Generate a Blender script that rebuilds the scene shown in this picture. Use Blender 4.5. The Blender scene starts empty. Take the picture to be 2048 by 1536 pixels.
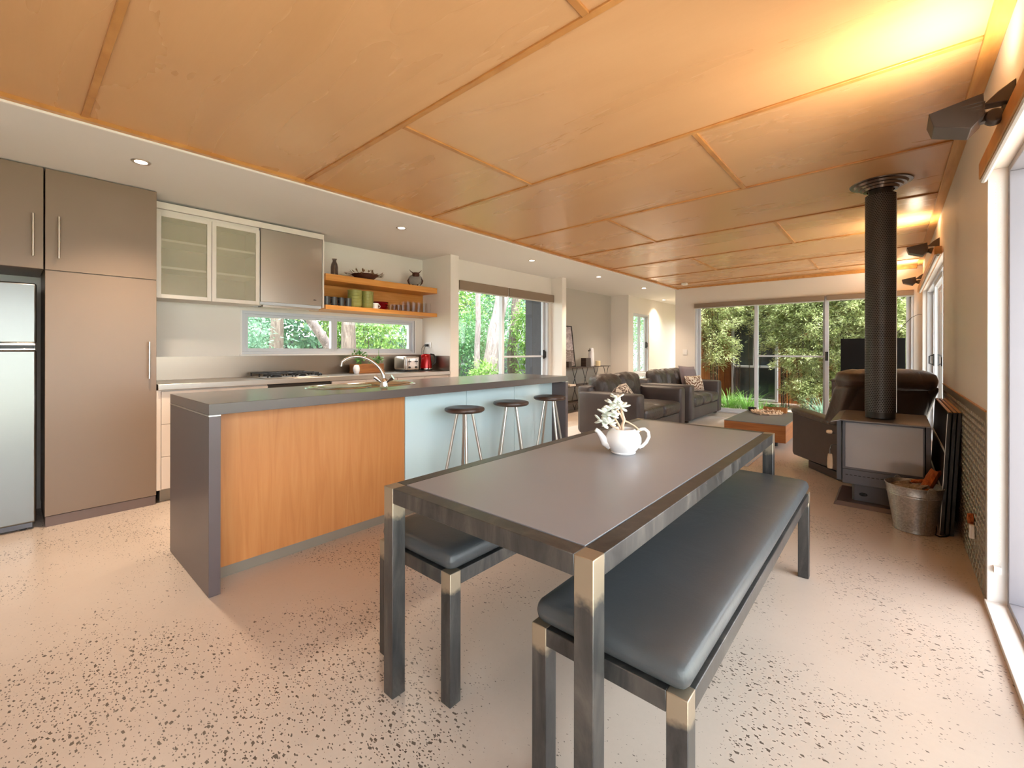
import bpy, math, random
from mathutils import Vector, Matrix, noise
import numpy as np

# ------------------------------------------------------------------ camera, sky, exposure
S = bpy.context.scene
COL = S.collection
F_PX, YAW, CY, ROLL, EYE = 877.57, 0.71355, 699.4, 0.00178, 1.2
cam_d = bpy.data.cameras.new('camera')
cam_d.sensor_width = 36.0
cam_d.lens = F_PX / 2048 * 36.0
cam_d.shift_y = -(768 - CY) / 2048
cam_d.clip_start = 0.05
cam_d.clip_end = 200
cam = bpy.data.objects.new('camera', cam_d)
COL.objects.link(cam)
fv = Vector((-math.sin(YAW), math.cos(YAW), 0))
r0 = Vector((math.cos(YAW), math.sin(YAW), 0))
u0 = Vector((0, 0, 1))
rv = r0 * math.cos(ROLL) + u0 * math.sin(ROLL)
uv = u0 * math.cos(ROLL) - r0 * math.sin(ROLL)
cam.matrix_world = Matrix(((rv.x, uv.x, -fv.x, 0), (rv.y, uv.y, -fv.y, 0), (rv.z, uv.z, -fv.z, EYE), (0, 0, 0, 1)))
S.camera = cam

S.view_settings.view_transform = 'Standard'
S.view_settings.look = 'None'
S.view_settings.gamma = 1
S.view_settings.use_curve_mapping = False
S.view_settings.exposure = 1.85
S.cycles.use_denoising = True
S.cycles.max_bounces = 10
S.cycles.diffuse_bounces = 6
S.cycles.glossy_bounces = 4
S.cycles.transmission_bounces = 6
S.cycles.transparent_max_bounces = 12
S.cycles.sample_clamp_indirect = 6.0
S.cycles.caustics_reflective = False
S.cycles.caustics_refractive = False

SKY_DIM, SKY_BRIGHT = 2.0, 2.4
SUN_E = 4.6
LAMP_DOWN, LAMP_UP = 56.0, 13.0
world = bpy.data.worlds.new('sky')
S.world = world
world.use_nodes = True
wn, wl = world.node_tree.nodes, world.node_tree.links
wn.clear()
# overcast sky, brighter towards the hidden sun on the camera's right and behind it
w_tc = wn.new('ShaderNodeTexCoord')
w_dot = wn.new('ShaderNodeVectorMath'); w_dot.operation = 'DOT_PRODUCT'
sd = Vector((0.80, -0.45, 0.40)).normalized()
w_dot.inputs[1].default_value = sd
w_mr = wn.new('ShaderNodeMapRange'); w_mr.interpolation_type = 'SMOOTHSTEP'
w_mr.inputs['From Min'].default_value = -0.1
w_mr.inputs['From Max'].default_value = 0.95
w_mr.inputs['To Min'].default_value = SKY_DIM
w_mr.inputs['To Max'].default_value = SKY_BRIGHT
w_bg = wn.new('ShaderNodeBackground')
w_bg.inputs['Color'].default_value = (0.93, 0.97, 1.0, 1)
w_out = wn.new('ShaderNodeOutputWorld')
wl.new(w_tc.outputs['Generated'], w_dot.inputs[0])
wl.new(w_dot.outputs['Value'], w_mr.inputs['Value'])
wl.new(w_mr.outputs['Result'], w_bg.inputs['Strength'])
wl.new(w_bg.outputs['Background'], w_out.inputs['Surface'])

sun_d = bpy.data.lights.new('sun', 'SUN')
sun_d.energy = SUN_E
sun_d.angle = math.radians(12)
sun_d.color = (1.0, 0.96, 0.90)
sun = bpy.data.objects.new('sun', sun_d)
COL.objects.link(sun)
sun.rotation_euler = Vector((0.40, -0.10, 0.91)).to_track_quat('Z', 'Y').to_euler()

# ------------------------------------------------------------------ helpers
rng = random.Random(7)


def lin(c):
    if isinstance(c, str):
        c = c.lstrip('#')
        c = [int(c[i:i + 2], 16) / 255 for i in (0, 2, 4)]
        c = [x / 12.92 if x <= 0.04045 else ((x + 0.055) / 1.055) ** 2.4 for x in c]
    return (c[0], c[1], c[2], 1.0)


class NT:
    """small node-tree builder"""
    def __init__(self, name, rough=0.5, metal=0.0, spec=0.5):
        self.m = bpy.data.materials.new(name)
        self.m.use_nodes = True
        self.t = self.m.node_tree
        self.n = self.t.nodes
        self.l = self.t.links
        self.b = self.n['Principled BSDF']
        self.b.inputs['Roughness'].default_value = rough
        self.b.inputs['Metallic'].default_value = metal
        self.b.inputs['Specular IOR Level'].default_value = spec
        self.out = self.n['Material Output']
        self._tc = None

    def co(self, scale=(1, 1, 1), rot=(0, 0, 0)):
        if self._tc is None:
            self._tc = self.n.new('ShaderNodeTexCoord')
        mp = self.n.new('ShaderNodeMapping')
        mp.inputs['Scale'].default_value = scale
        mp.inputs['Rotation'].default_value = rot
        self.l.new(self._tc.outputs['Object'], mp.inputs['Vector'])
        return mp.outputs['Vector']

    def noise(self, vec, scale=5, detail=3, rough=0.5, dist=0.0):
        x = self.n.new('ShaderNodeTexNoise')
        x.inputs['Scale'].default_value = scale
        x.inputs['Detail'].default_value = detail
        x.inputs['Roughness'].default_value = rough
        x.inputs['Distortion'].default_value = dist
        self.l.new(vec, x.inputs['Vector'])
        return x.outputs['Fac'], x.outputs['Color']

    def ramp(self, fac, stops, interp='LINEAR'):
        x = self.n.new('ShaderNodeValToRGB')
        x.color_ramp.interpolation = interp
        el = x.color_ramp.elements
        while len(el) < len(stops):
            el.new(0.5)
        for e, (p, c) in zip(el, stops):
            e.position = p
            e.color = lin(c) if not isinstance(c, (int, float)) else (c, c, c, 1)
        self.l.new(fac, x.inputs['Fac'])
        return x.outputs['Color']

    def math(self, op, a, b=None, c=None, clamp=False):
        x = self.n.new('ShaderNodeMath')
        x.operation = op
        x.use_clamp = clamp
        for i, v in enumerate((a, b, c)):
            if v is None:
                continue
            if isinstance(v, (int, float)):
                x.inputs[i].default_value = v
            else:
                self.l.new(v, x.inputs[i])
        return x.outputs[0]

    def mix(self, fac, a, b, mode='MIX'):
        x = self.n.new('ShaderNodeMix')
        x.data_type = 'RGBA'
        x.blend_type = mode
        for i, v in ((0, fac), (6, a), (7, b)):
            if isinstance(v, (int, float)):
                x.inputs[i].default_value = v
            elif isinstance(v, (str, tuple, list)):
                x.inputs[i].default_value = lin(v)
            else:
                self.l.new(v, x.inputs[i])
        return x.outputs[2]

    def sep(self, vec):
        x = self.n.new('ShaderNodeSeparateXYZ')
        self.l.new(vec, x.inputs[0])
        return x.outputs

    def maprange(self, v, a, b, c=0.0, d=1.0):
        x = self.n.new('ShaderNodeMapRange')
        self.l.new(v, x.inputs['Value'])
        for k, q in (('From Min', a), ('From Max', b), ('To Min', c), ('To Max', d)):
            x.inputs[k].default_value = q
        return x.outputs['Result']

    def color(self, c):
        if isinstance(c, (str, tuple, list)):
            self.b.inputs['Base Color'].default_value = lin(c)
        else:
            self.l.new(c, self.b.inputs['Base Color'])

    def set(self, **kw):
        for k, v in kw.items():
            k = k.replace('_', ' ')
            if isinstance(v, (int, float, tuple)):
                self.b.inputs[k].default_value = v
            else:
                self.l.new(v, self.b.inputs[k])

    def bump(self, h, strength=0.2, dist=0.01):
        x = self.n.new('ShaderNodeBump')
        x.inputs['Strength'].default_value = strength
        x.inputs['Distance'].default_value = dist
        self.l.new(h, x.inputs['Height'])
        self.l.new(x.outputs['Normal'], self.b.inputs['Normal'])


def plain(name, c, rough=0.5, metal=0.0, spec=0.5, vary=0.06, scale=8):
    t = NT(name, rough, metal, spec)
    f, _ = t.noise(t.co(), scale, 3)
    base = lin(c)
    lo = tuple(x * (1 - vary) for x in base[:3])
    hi = tuple(min(1, x * (1 + vary)) for x in base[:3])
    t.color(t.mix(f, lo, hi))
    return t.m


# ------------------------------------------------------------------ materials
M = {}


def mk_floor():
    t = NT('polished concrete', 0.3)
    v = t.co()
    f1, _ = t.noise(v, 0.9, 4, 0.6)
    f2, _ = t.noise(v, 45, 2, 0.7)
    base = t.ramp(f1, [(0.3, '#c6b6a8'), (0.5, '#ccbcaf'), (0.72, '#d2c3b6')])
    base = t.mix(t.math('MULTIPLY', f2, 0.22), base, '#b0a092')
    # dark stone chips, in drifts
    _, wob = t.noise(v, 32, 2)
    add = t.n.new('ShaderNodeVectorMath'); add.operation = 'MULTIPLY_ADD'
    t.l.new(wob, add.inputs[0]); add.inputs[1].default_value = (0.022, 0.022, 0.0)
    t.l.new(t.co((0.72, 1.25, 1), (0, 0, 0.5)), add.inputs[2])
    drift, _ = t.noise(v, 1.15, 3, 0.62, 0.6)
    masks = []
    for sc, thr, amt in ((46, 0.29, 1.0), (100, 0.27, 0.8)):
        vo = t.n.new('ShaderNodeTexVoronoi'); vo.voronoi_dimensions = '2D'; vo.distance = 'MANHATTAN' if sc < 60 else 'EUCLIDEAN'
        vo.inputs['Scale'].default_value = sc
        t.l.new(add.outputs[0], vo.inputs['Vector'])
        cellr = t.sep(vo.outputs['Color'])[0]
        gate = t.math('SUBTRACT', t.maprange(drift, 0.42, 0.66, 0.09, 0.58), cellr)
        size = t.math('MULTIPLY', t.math('MAXIMUM', t.math('MINIMUM', gate, 0.3), 0.0), thr / 0.3)
        masks.append(t.math('LESS_THAN', vo.outputs['Distance'], size))
    m = t.math('MAXIMUM', masks[0], masks[1])
    col = t.mix(t.math('MULTIPLY', m, 0.88), base, '#4d4036')
    t.color(col)
    t.set(Roughness=0.28)
    return t.m


def mk_ply():
    t = NT('varnished plywood', 0.3, 0, 0.45)
    v = t.co((0.35, 1.6, 1))
    f1, _ = t.noise(v, 1.6, 4, 0.5, 1.2)
    f2, _ = t.noise(t.co((2, 40, 1)), 3, 3, 0.6, 0.4)
    c = t.ramp(f1, [(0.2, '#c89a6b'), (0.5, '#cd9f70'), (0.8, '#d2a576')])
    c = t.mix(t.math('MULTIPLY', f2, 0.14), c, '#b5834f')
    t.color(c)
    t.set(Roughness=t.maprange(f1, 0.3, 0.7, 0.24, 0.34))
    return t.m


def mk_wood(name, stops, scale=(14, 14, 1.1), rough=0.4, dist=3.0, s=1.0):
    t = NT(name, rough)
    v = t.co(scale)
    f, _ = t.noise(v, 1.4 * s, 4, 0.55, dist)
    f2, _ = t.noise(t.co(tuple(q * 9 for q in scale)), 1.5 * s, 2, 0.6)
    c = t.ramp(f, stops)
    c = t.mix(t.math('MULTIPLY', f2, 0.25), c, stops[0][1])
    t.color(c)
    t.bump(f2, 0.06, 0.002)
    return t.m


def mk_steel(name, c, rough=0.3, scale=(1, 60, 60), streak=0.12, metal=1.0):
    t = NT(name, rough, metal)
    f, _ = t.noise(t.co(scale), 4, 3, 0.6)
    b = lin(c)
    t.color(t.mix(f, tuple(q * (1 - streak) for q in b[:3]), tuple(min(1, q * (1 + streak)) for q in b[:3])))
    t.set(Roughness=rough)
    return t.m


def mk_rawsteel(name, ztop=None):
    t = NT(name, 0.36, 0.72)
    v = t.co()
    f, _ = t.noise(t.co((6, 6, 1.5)), 2.0, 5, 0.65, 0.8)
    f2, _ = t.noise(v, 60, 3, 0.6)
    c = t.ramp(f, [(0.28, '#434345'), (0.5, '#5b5a5a'), (0.72, '#7a7672')])
    c = t.mix(t.math('MULTIPLY', f2, 0.25), c, '#2c2a2a')
    if ztop is not None:                         # ground-back weld at the leg heads
        z = t.sep(v)[2]
        f3, _ = t.noise(v, 22, 3, 0.6)
        k = t.math('ADD', z, t.math('MULTIPLY', t.math('SUBTRACT', f3, 0.5), 0.07))
        k = t.maprange(k, ztop - 0.012, ztop + 0.012)
        k.node.clamp = True
        c = t.mix(t.math('MULTIPLY', k, 0.85), c, '#b3a48f')
    t.color(c)
    t.set(Roughness=t.maprange(f, 0.3, 0.7, 0.28, 0.44))
    return t.m


def mk_leather(name, c, rough=0.36, wr=0.35, sc=7):
    t = NT(name, rough, 0, 0.5)
    v = t.co()
    f, _ = t.noise(v, sc, 5, 0.6, 1.2)
    g = t.n.new('ShaderNodeTexVoronoi')
    g.inputs['Scale'].default_value = 260
    t.l.new(v, g.inputs['Vector'])
    b = lin(c)
    t.color(t.mix(f, tuple(q * 0.85 for q in b[:3]), tuple(q * 1.15 for q in b[:3])))
    h = t.math('ADD', t.math('MULTIPLY', f, 1.0), t.math('MULTIPLY', g.outputs['Distance'], 0.05))
    t.bump(h, wr, 0.03)
    return t.m


def mk_glass(name, tint=(0.97, 0.985, 0.98), refl=1.0):
    m = bpy.data.materials.new(name)
    m.use_nodes = True
    n, l = m.node_tree.nodes, m.node_tree.links
    n.clear()
    tr = n.new('ShaderNodeBsdfTransparent'); tr.inputs['Color'].default_value = (*tint, 1)
    gl = n.new('ShaderNodeBsdfGlossy'); gl.inputs['Roughness'].default_value = 0.02
    fr = n.new('ShaderNodeFresnel')
    geo = n.new('ShaderNodeNewGeometry')          # same reflectance on both faces of the thin pane
    io = n.new('ShaderNodeMath'); io.operation = 'MULTIPLY_ADD'
    io.inputs[1].default_value = 1 / 1.35 - 1.35; io.inputs[2].default_value = 1.35
    l.new(geo.outputs['Backfacing'], io.inputs[0]); l.new(io.outputs[0], fr.inputs['IOR'])
    mx = n.new('ShaderNodeMixShader'); out = n.new('ShaderNodeOutputMaterial')
    k = n.new('ShaderNodeMath'); k.operation = 'MULTIPLY'; k.inputs[1].default_value = refl
    l.new(fr.outputs[0], k.inputs[0]); l.new(k.outputs[0], mx.inputs[0])
    l.new(tr.outputs[0], mx.inputs[1]); l.new(gl.outputs[0], mx.inputs[2])
    l.new(mx.outputs[0], out.inputs['Surface'])
    return m


def mk_emit(name, c, s):
    m = bpy.data.materials.new(name)
    m.use_nodes = True
    n, l = m.node_tree.nodes, m.node_tree.links
    n.clear()
    e = n.new('ShaderNodeEmission'); e.inputs['Color'].default_value = lin(c); e.inputs['Strength'].default_value = s
    out = n.new('ShaderNodeOutputMaterial')
    l.new(e.outputs[0], out.inputs['Surface'])
    return m


def mk_leaf(name, a, b, c, trans=0.35):
    t = NT(name, 0.5, 0, 0.4)
    v = t.co()
    f, _ = t.noise(v, 3.0, 2)
    f2, _ = t.noise(v, 40, 1)
    col = t.mix(t.math('MULTIPLY', f2, 0.6), t.ramp(f, [(0.3, a), (0.5, b), (0.7, c)]), c)
    t.color(col)
    tl = t.n.new('ShaderNodeBsdfTranslucent')
    t.l.new(col, tl.inputs['Color'])
    mx = t.n.new('ShaderNodeMixShader'); mx.inputs[0].default_value = trans
    t.l.new(t.b.outputs[0], mx.inputs[1]); t.l.new(tl.outputs[0], mx.inputs[2])
    t.l.new(mx.outputs[0], t.out.inputs['Surface'])
    return t.m


def mk_boards(name, stops, pitch=0.14, axis=0, rough=0.7):
    t = NT(name, rough)
    v = t.co()
    s = t.sep(v)[axis]
    k = t.math('DIVIDE', s, pitch)
    cell = t.math('FLOOR', k)
    fr = t.math('FRACT', k)
    wn_ = t.n.new('ShaderNodeTexWhiteNoise'); wn_.noise_dimensions = '1D'
    t.l.new(cell, wn_.inputs['W'])
    sc = [8, 8, 8]; sc[2 if axis != 2 else 0] = 1.0
    f, _ = t.noise(t.co(tuple(sc)), 3, 4, 0.6)
    c = t.ramp(t.math('ADD', t.math('MULTIPLY', f, 0.6), t.math('MULTIPLY', wn_.outputs['Value'], 0.4)), stops)
    gap = t.math('LESS_THAN', fr, 0.05)
    c = t.mix(gap, c, '#2a1a10')
    t.color(c)
    return t.m


def mk_flue():
    # perforated sheet: staggered rows of round holes around the cylinder
    t = NT('perforated flue guard', 0.42, 0.35)
    v = t.co()
    x, y, z = t.sep(v)
    a = t.math('ARCTAN2', y, x)
    uu = t.math('MULTIPLY', a, 40 / (2 * math.pi))
    vv = t.math('DIVIDE', z, 0.0135)
    row = t.math('FLOOR', vv)
    off = t.math('MULTIPLY', t.math('MODULO', row, 2.0), 0.5)
    fu = t.math('SUBTRACT', t.math('FRACT', t.math('ADD', uu, off)), 0.5)
    fw = t.math('SUBTRACT', t.math('FRACT', vv), 0.5)
    d = t.math('ADD', t.math('MULTIPLY', fu, fu), t.math('MULTIPLY', fw, fw))
    hole = t.math('LESS_THAN', d, 0.085)
    f, _ = t.noise(v, 6, 3)
    t.color(t.mix(hole, t.mix(f, '#4d4a49', '#5a5755'), '#0b0b0b'))
    t.set(Roughness=t.math('ADD', t.math('MULTIPLY', hole, 0.4), 0.42))
    return t.m


def mk_print():
    # seascape print: pale sky with soft diagonal clouds over a darker shore
    t = NT('seascape print', 0.6)
    v = t.co()
    x, y, z = t.sep(v)
    f, _ = t.noise(t.co((1, 3, 6), (0.5, 0, 0)), 3, 4, 0.6)
    sky = t.ramp(f, [(0.3, '#8d7f84'), (0.5, '#b9aeb3'), (0.7, '#ddd6d6')])
    g, _ = t.noise(t.co((1, 4, 14)), 4, 4, 0.6)
    sea = t.ramp(g, [(0.3, '#5f5352'), (0.5, '#8a7d7a'), (0.7, '#b5aba6')])
    k = t.math('GREATER_THAN', z, 0.33)
    t.color(t.mix(k, sea, sky))
    return t.m


def mk_pattern(name, bg, fg, scale=30, thr=0.5):
    t = NT(name, 0.9)
    v = t.co((1, 1, 1), (0.4, 0.5, 0.6))
    w = t.n.new('ShaderNodeTexWave'); w.wave_type = 'BANDS'
    w.inputs['Scale'].default_value = scale * 0.45
    w.inputs['Distortion'].default_value = 9.0
    w.inputs['Detail'].default_value = 2
    t.l.new(v, w.inputs['Vector'])
    k = t.math('GREATER_THAN', w.outputs['Fac'], thr)
    t.color(t.mix(k, bg, fg))
    return t.m


def mk_rug():
    t = NT('woven rug', 0.95)
    v = t.co()
    f, _ = t.noise(v, 160, 2)
    g, _ = t.noise(t.co((2, 14, 1)), 3, 3)
    t.color(t.mix(g, t.mix(f, '#a9a19d', '#bdb6b1'), t.mix(f, '#bab3ae', '#cfc9c4')))
    t.bump(f, 0.4, 0.004)
    return t.m


def mk_bark(name, stops):
    t = NT(name, 0.85)
    f, _ = t.noise(t.co((9, 9, 1.4)), 2, 5, 0.65, 1.5)
    t.color(t.ramp(f, stops))
    t.bump(f, 0.6, 0.04)
    return t.m


def mk_galv():
    t = NT('galvanised steel', 0.38, 0.85)
    v = t.co()
    vo = t.n.new('ShaderNodeTexVoronoi'); vo.inputs['Scale'].default_value = 130
    t.l.new(v, vo.inputs['Vector'])
    f = t.sep(vo.outputs['Color'])[0]
    t.color(t.ramp(f, [(0.0, '#a5a19b'), (0.5, '#b4b0aa'), (1.0, '#c3bfb9')]))
    return t.m


M['floor'] = mk_floor()
M['ply'] = mk_ply()
M['batten'] = mk_wood('timber batten', [(0.3, '#a9713c'), (0.5, '#bd8548'), (0.7, '#cc9659')], (3, 3, 3), 0.35, 1.0)
M['pine'] = mk_wood('clear pine cornice', [(0.3, '#b8803f'), (0.5, '#cb9250'), (0.7, '#d9a564')], (10, 0.8, 10), 0.35, 1.0)
M['white'] = plain('white paint', '#e4ded6', 0.55, vary=0.02, scale=2)
M['ceil_white'] = plain('white ceiling paint', '#e0dedb', 0.7, vary=0.015, scale=2)
M['grey_wall'] = plain('grey paint', '#b9b4ab', 0.6, vary=0.02, scale=2)
M['trim_white'] = plain('white gloss trim', '#ece9e6', 0.35, vary=0.015)
M['alu'] = plain('powder coated aluminium', '#cfd2d8', 0.4, 0.0, vary=0.03)
M['alu_toned_down'] = plain('toned down aluminium', '#85838a', 0.4, 0.2, vary=0.03)  # frame aluminium darkened in colour to offset strong daylight on one door
M['black_plastic'] = plain('black plastic', '#1c1b1c', 0.4)
M['glass'] = mk_glass('window glass')
M['screen_glass'] = mk_glass('screened glass', (0.90, 0.92, 0.92), 0.8)
M['blind'] = plain('brown roller blind', '#8a7866', 0.8, vary=0.04, scale=60)
M['blind_rail'] = plain('blind bottom rail', '#c9c5bf', 0.5)
M['taupe'] = plain('taupe laminate', '#816d5c', 0.36, 0.0, 0.5, vary=0.03, scale=3)
M['taupe_kick'] = plain('taupe plinth', '#6d5b55', 0.45)
M['char'] = plain('charcoal laminate', '#5c5152', 0.34, 0.0, 0.5, vary=0.04, scale=4)
M['char_top'] = plain('charcoal benchtop', '#5f5653', 0.25, 0.0, 0.5, vary=0.04, scale=4)
M['oak'] = mk_wood('oak veneer', [(0.25, '#ae6f3b'), (0.5, '#ba7b44'), (0.75, '#c2864e')], (9, 9, 0.6), 0.42, 2.4)
M['shelf_wood'] = mk_wood('honey timber shelf', [(0.3, '#c07d34'), (0.5, '#d08d42'), (0.7, '#dc9d54')], (14, 1.0, 14), 0.4, 1.5)
M['kick_alu'] = plain('brushed plinth', '#8d8478', 0.4, 0.4)
M['steel'] = mk_steel('stainless steel', '#b8b2a9', 0.30, (60, 1, 60), 0.025)
M['steel_v'] = mk_steel('fridge stainless', '#7b7b79', 0.28, (60, 60, 1), 0.01)
M['splash'] = mk_steel('steel splashback', '#94887a', 0.33, (1, 60, 1), 0.02)
M['chrome'] = plain('chrome', '#dcdcdc', 0.12, 1.0, vary=0.02)
M['brushed'] = plain('satin aluminium', '#cfc9c2', 0.28, 1.0, vary=0.03)
M['cream'] = plain('cream cupboard front', '#d8cabd', 0.4, vary=0.02)
M['black_enamel'] = plain('black cast iron', '#191818', 0.45, 0.1)
M['oven'] = plain('dark oven glass', '#2c2624', 0.15)
M['frost_frame'] = plain('white aluminium door frame', '#dcd3ca', 0.45, 0.1)


def mk_frost():
    t = NT('frosted glass', 0.32, 0, 0.5)
    t.color('#e0d8c4')
    tr = t.n.new('ShaderNodeBsdfTransparent'); tr.inputs['Color'].default_value = (0.9, 0.9, 0.85, 1)
    mx = t.n.new('ShaderNodeMixShader'); mx.inputs[0].default_value = 0.70
    t.l.new(t.b.outputs[0], mx.inputs[1]); t.l.new(tr.outputs[0], mx.inputs[2])
    t.l.new(mx.outputs[0], t.out.inputs['Surface'])
    return t.m


M['frost'] = mk_frost()
M['cab_back'] = plain('cabinet back board', '#b5a88f', 0.6)
M['backglass'] = plain('pale green back-painted glass', '#c6dce1', 0.14, 0.0, 0.55, vary=0.01)
M['walnut'] = mk_wood('dark walnut seat', [(0.3, '#33231b'), (0.5, '#442e23'), (0.7, '#573c2d')], (3, 18, 18), 0.35, 1.0)
M['raw'] = mk_rawsteel('raw steel')
M['raw_table'] = mk_rawsteel('raw steel table leg', 0.62)
M['raw_bench'] = mk_rawsteel('raw steel bench leg', 0.385)
M['table_top'] = plain('slate grey tabletop', '#8d8c90', 0.30, 0.1, 0.5, vary=0.06, scale=3)
M['vinyl'] = mk_leather('black bench vinyl', '#45484b', 0.36, 0.10, 3)
M['leather'] = mk_leather('dark brown leather', '#3f3734', 0.34, 0.5, 9)
M['leather2'] = mk_leather('espresso leather', '#4f423b', 0.32, 0.25, 7)
M['leather_panel'] = mk_leather('smooth charcoal leather', '#433b3a', 0.42, 0.08, 5)
M['recl_panel'] = mk_leather('dark recliner hide', '#584e4a', 0.5, 0.06, 5)
M['recl_panel'].node_tree.nodes['Principled BSDF'].inputs['Specular IOR Level'].default_value = 0.15
M['ceramic'] = plain('white glazed ceramic', '#eeebec', 0.15, vary=0.01)
M['soil'] = plain('dark potting soil', '#3b2a20', 0.95, vary=0.3, scale=90)
M['succ'] = plain('pale succulent leaf', '#dfe3da', 0.55, vary=0.12, scale=30)
M['succ_stem'] = plain('pale succulent stem', '#d3b49a', 0.6, vary=0.12, scale=40)
M['stove'] = plain('grey stove enamel', '#5e5f66', 0.38, 0.3, vary=0.05)
M['stove_top'] = plain('stove top plate', '#7a7471', 0.35, 0.4, vary=0.06)
M['stove_glass'] = plain('stove door glass', '#a2a1a4', 0.08, 0.0, 0.8, vary=0.08, scale=5)
M['stove_base'] = plain('stove base plate', '#5c5255', 0.4, 0.3)
M['flue'] = mk_flue()
M['flue_plain'] = plain('dark flue sleeve', '#33312f', 0.4, 0.4)
M['ring'] = plain('flue ceiling ring', '#6e5f55', 0.22, 0.85)
M['wood_grip'] = mk_wood('pale timber grip', [(0.3, '#b89b7c'), (0.5, '#c9ae90'), (0.7, '#d8c2a8')], (20, 20, 3), 0.6, 1.0)
M['galv'] = mk_galv()
M['log'] = mk_bark('red gum firewood', [(0.3, '#7a3410'), (0.5, '#a8541d'), (0.7, '#c97a3c')])
M['log_grey'] = mk_bark('weathered firewood', [(0.3, '#6b5b4c'), (0.5, '#93806c'), (0.7, '#b7a48e')])
M['screen_black'] = plain('black screen frame', '#1d1a1c', 0.35)
M['tread'] = mk_steel('aluminium tread plate', '#a39788', 0.38, (6, 6, 6), 0.06, 0.8)
M['lamp'] = plain('bronze lamp housing', '#4e443d', 0.42, 0.3)
M['lamp_glow'] = mk_emit('halogen tube', '#ffd9a0', 14)
M['down_glow'] = mk_emit('downlight bulb', '#fff0dc', 9)
M['tv'] = plain('television black', '#0e0d0d', 0.4, 0, 0.25)
M['tv_screen'] = plain('television screen', '#0c0a0a', 0.3, 0, 0.2)
M['dark_wood'] = mk_wood('dark stained timber', [(0.3, '#2d211b'), (0.5, '#3b2c24'), (0.7, '#4a382d')], (1, 12, 12), 0.45, 1.0)
M['coffee_side'] = mk_wood('timber table edge', [(0.3, '#8a5124'), (0.5, '#a1632f'), (0.7, '#b3743d')], (1.2, 1.2, 14), 0.45, 1.0)
M['coffee_top'] = plain('slate coffee tabletop', '#6f6e70', 0.35)
M['rug'] = mk_rug()
M['print'] = mk_print()
M['cush_print'] = mk_pattern('brown leaf cushion print', '#cbbba8', '#6f4a35')
M['cush_print2'] = mk_pattern('dark fleck cushion print', '#cfc6ba', '#5c4d45', 34, 0.62)
M['cush_grey'] = plain('mauve grey cushion cloth', '#7d7072', 0.95, vary=0.12, scale=60)
M['mug'] = plain('charcoal mug glaze', '#3c3a3a', 0.3)
M['green_bowl'] = plain('olive bowl glaze', '#8f8f4e', 0.3, vary=0.15, scale=40)
M['red_plate'] = plain('crimson glaze', '#8e1119', 0.2)
M['kettle'] = plain('red kettle enamel', '#a51215', 0.18, 0.35)
M['clear'] = mk_glass('drinking glass', (0.985, 0.99, 0.99), 0.55)
M['smoke'] = mk_glass('smoked vase glass', (0.62, 0.57, 0.55), 1.3)
M['candle'] = plain('candle wax', '#e6d3a8', 0.5)
M['rust'] = plain('rusted iron', '#4a2413', 0.7, 0.2, vary=0.3, scale=40)
M['rust_light'] = plain('bronze leaf', '#8a7458', 0.45, 0.6, vary=0.2, scale=40)
M['stone'] = plain('grey stone', '#8b837d', 0.7, vary=0.2, scale=40)
M['herb'] = mk_leaf('herb leaf', '#2f5a22', '#4f8a35', '#7fb455', 0.2)
M['planter'] = mk_wood('planter box timber', [(0.3, '#7c4a22'), (0.5, '#96602f'), (0.7, '#ab7641')], (12, 1.5, 12), 0.6, 1.0)
M['shell'] = plain('sea shell', '#d5b594', 0.5, vary=0.35, scale=50)
M['ground'] = plain('leaf litter ground', '#8a7f62', 0.95, vary=0.4, scale=5)
M['lawn'] = plain('mown lawn', '#6f8f45', 0.95, vary=0.25, scale=9)
M['paving'] = plain('pale concrete terrace', '#d6cec4', 0.8, vary=0.08, scale=3)
M['gravel'] = plain('garden pebbles', '#b9a791', 0.9, vary=0.4, scale=70)
M['clad'] = mk_boards('cedar cladding', [(0.25, '#7a4520'), (0.5, '#985a29'), (0.75, '#b0713a')], 0.14, 0)
M['clad_y'] = mk_boards('cedar side cladding', [(0.25, '#7a4520'), (0.5, '#985a29'), (0.75, '#b0713a')], 0.14, 1)
M['clad_r'] = mk_boards('weathered red cladding', [(0.25, '#a88678'), (0.5, '#bf9d8e'), (0.75, '#cdaea1')], 0.16, 1)
M['clad_dark'] = mk_boards('dark painted boards', [(0.25, '#35343a'), (0.5, '#3f3e45'), (0.75, '#4a4950')], 0.2, 0)
M['fence_dark'] = mk_boards('dark paling fence', [(0.25, '#3a3e42'), (0.5, '#4a4f53'), (0.75, '#5c6164')], 0.11, 1)
M['nwin_glass'] = plain('dark neighbour glass', '#3d474d', 0.08, 0.0, 0.8)
M['bark_pale'] = mk_bark('pale paperbark', [(0.3, '#5f5654'), (0.5, '#857b7b'), (0.72, '#aaa09e')])
M['bark_mid'] = mk_bark('grey stringy bark', [(0.3, '#4a4039'), (0.5, '#6c6159'), (0.72, '#8f847b')])
M['leaf_a'] = mk_leaf('bright garden leaf', '#48722b', '#6a9442', '#98bb6c')
M['leaf_b'] = mk_leaf('blue green leaf', '#3c6650', '#64907a', '#95b59b')
M['leaf_c'] = mk_leaf('deep garden leaf', '#234b2f', '#3f7046', '#719f6f')
M['leaf_bamboo'] = mk_leaf('bamboo leaf', '#7f904e', '#adba78', '#dbe2b6', 0.5)
M['leaf_grass'] = mk_leaf('strappy grass', '#3b6c22', '#5b8f36', '#86b05a')
M['bamboo_stem'] = plain('dark bamboo cane', '#3a342b', 0.5, vary=0.2)


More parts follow.
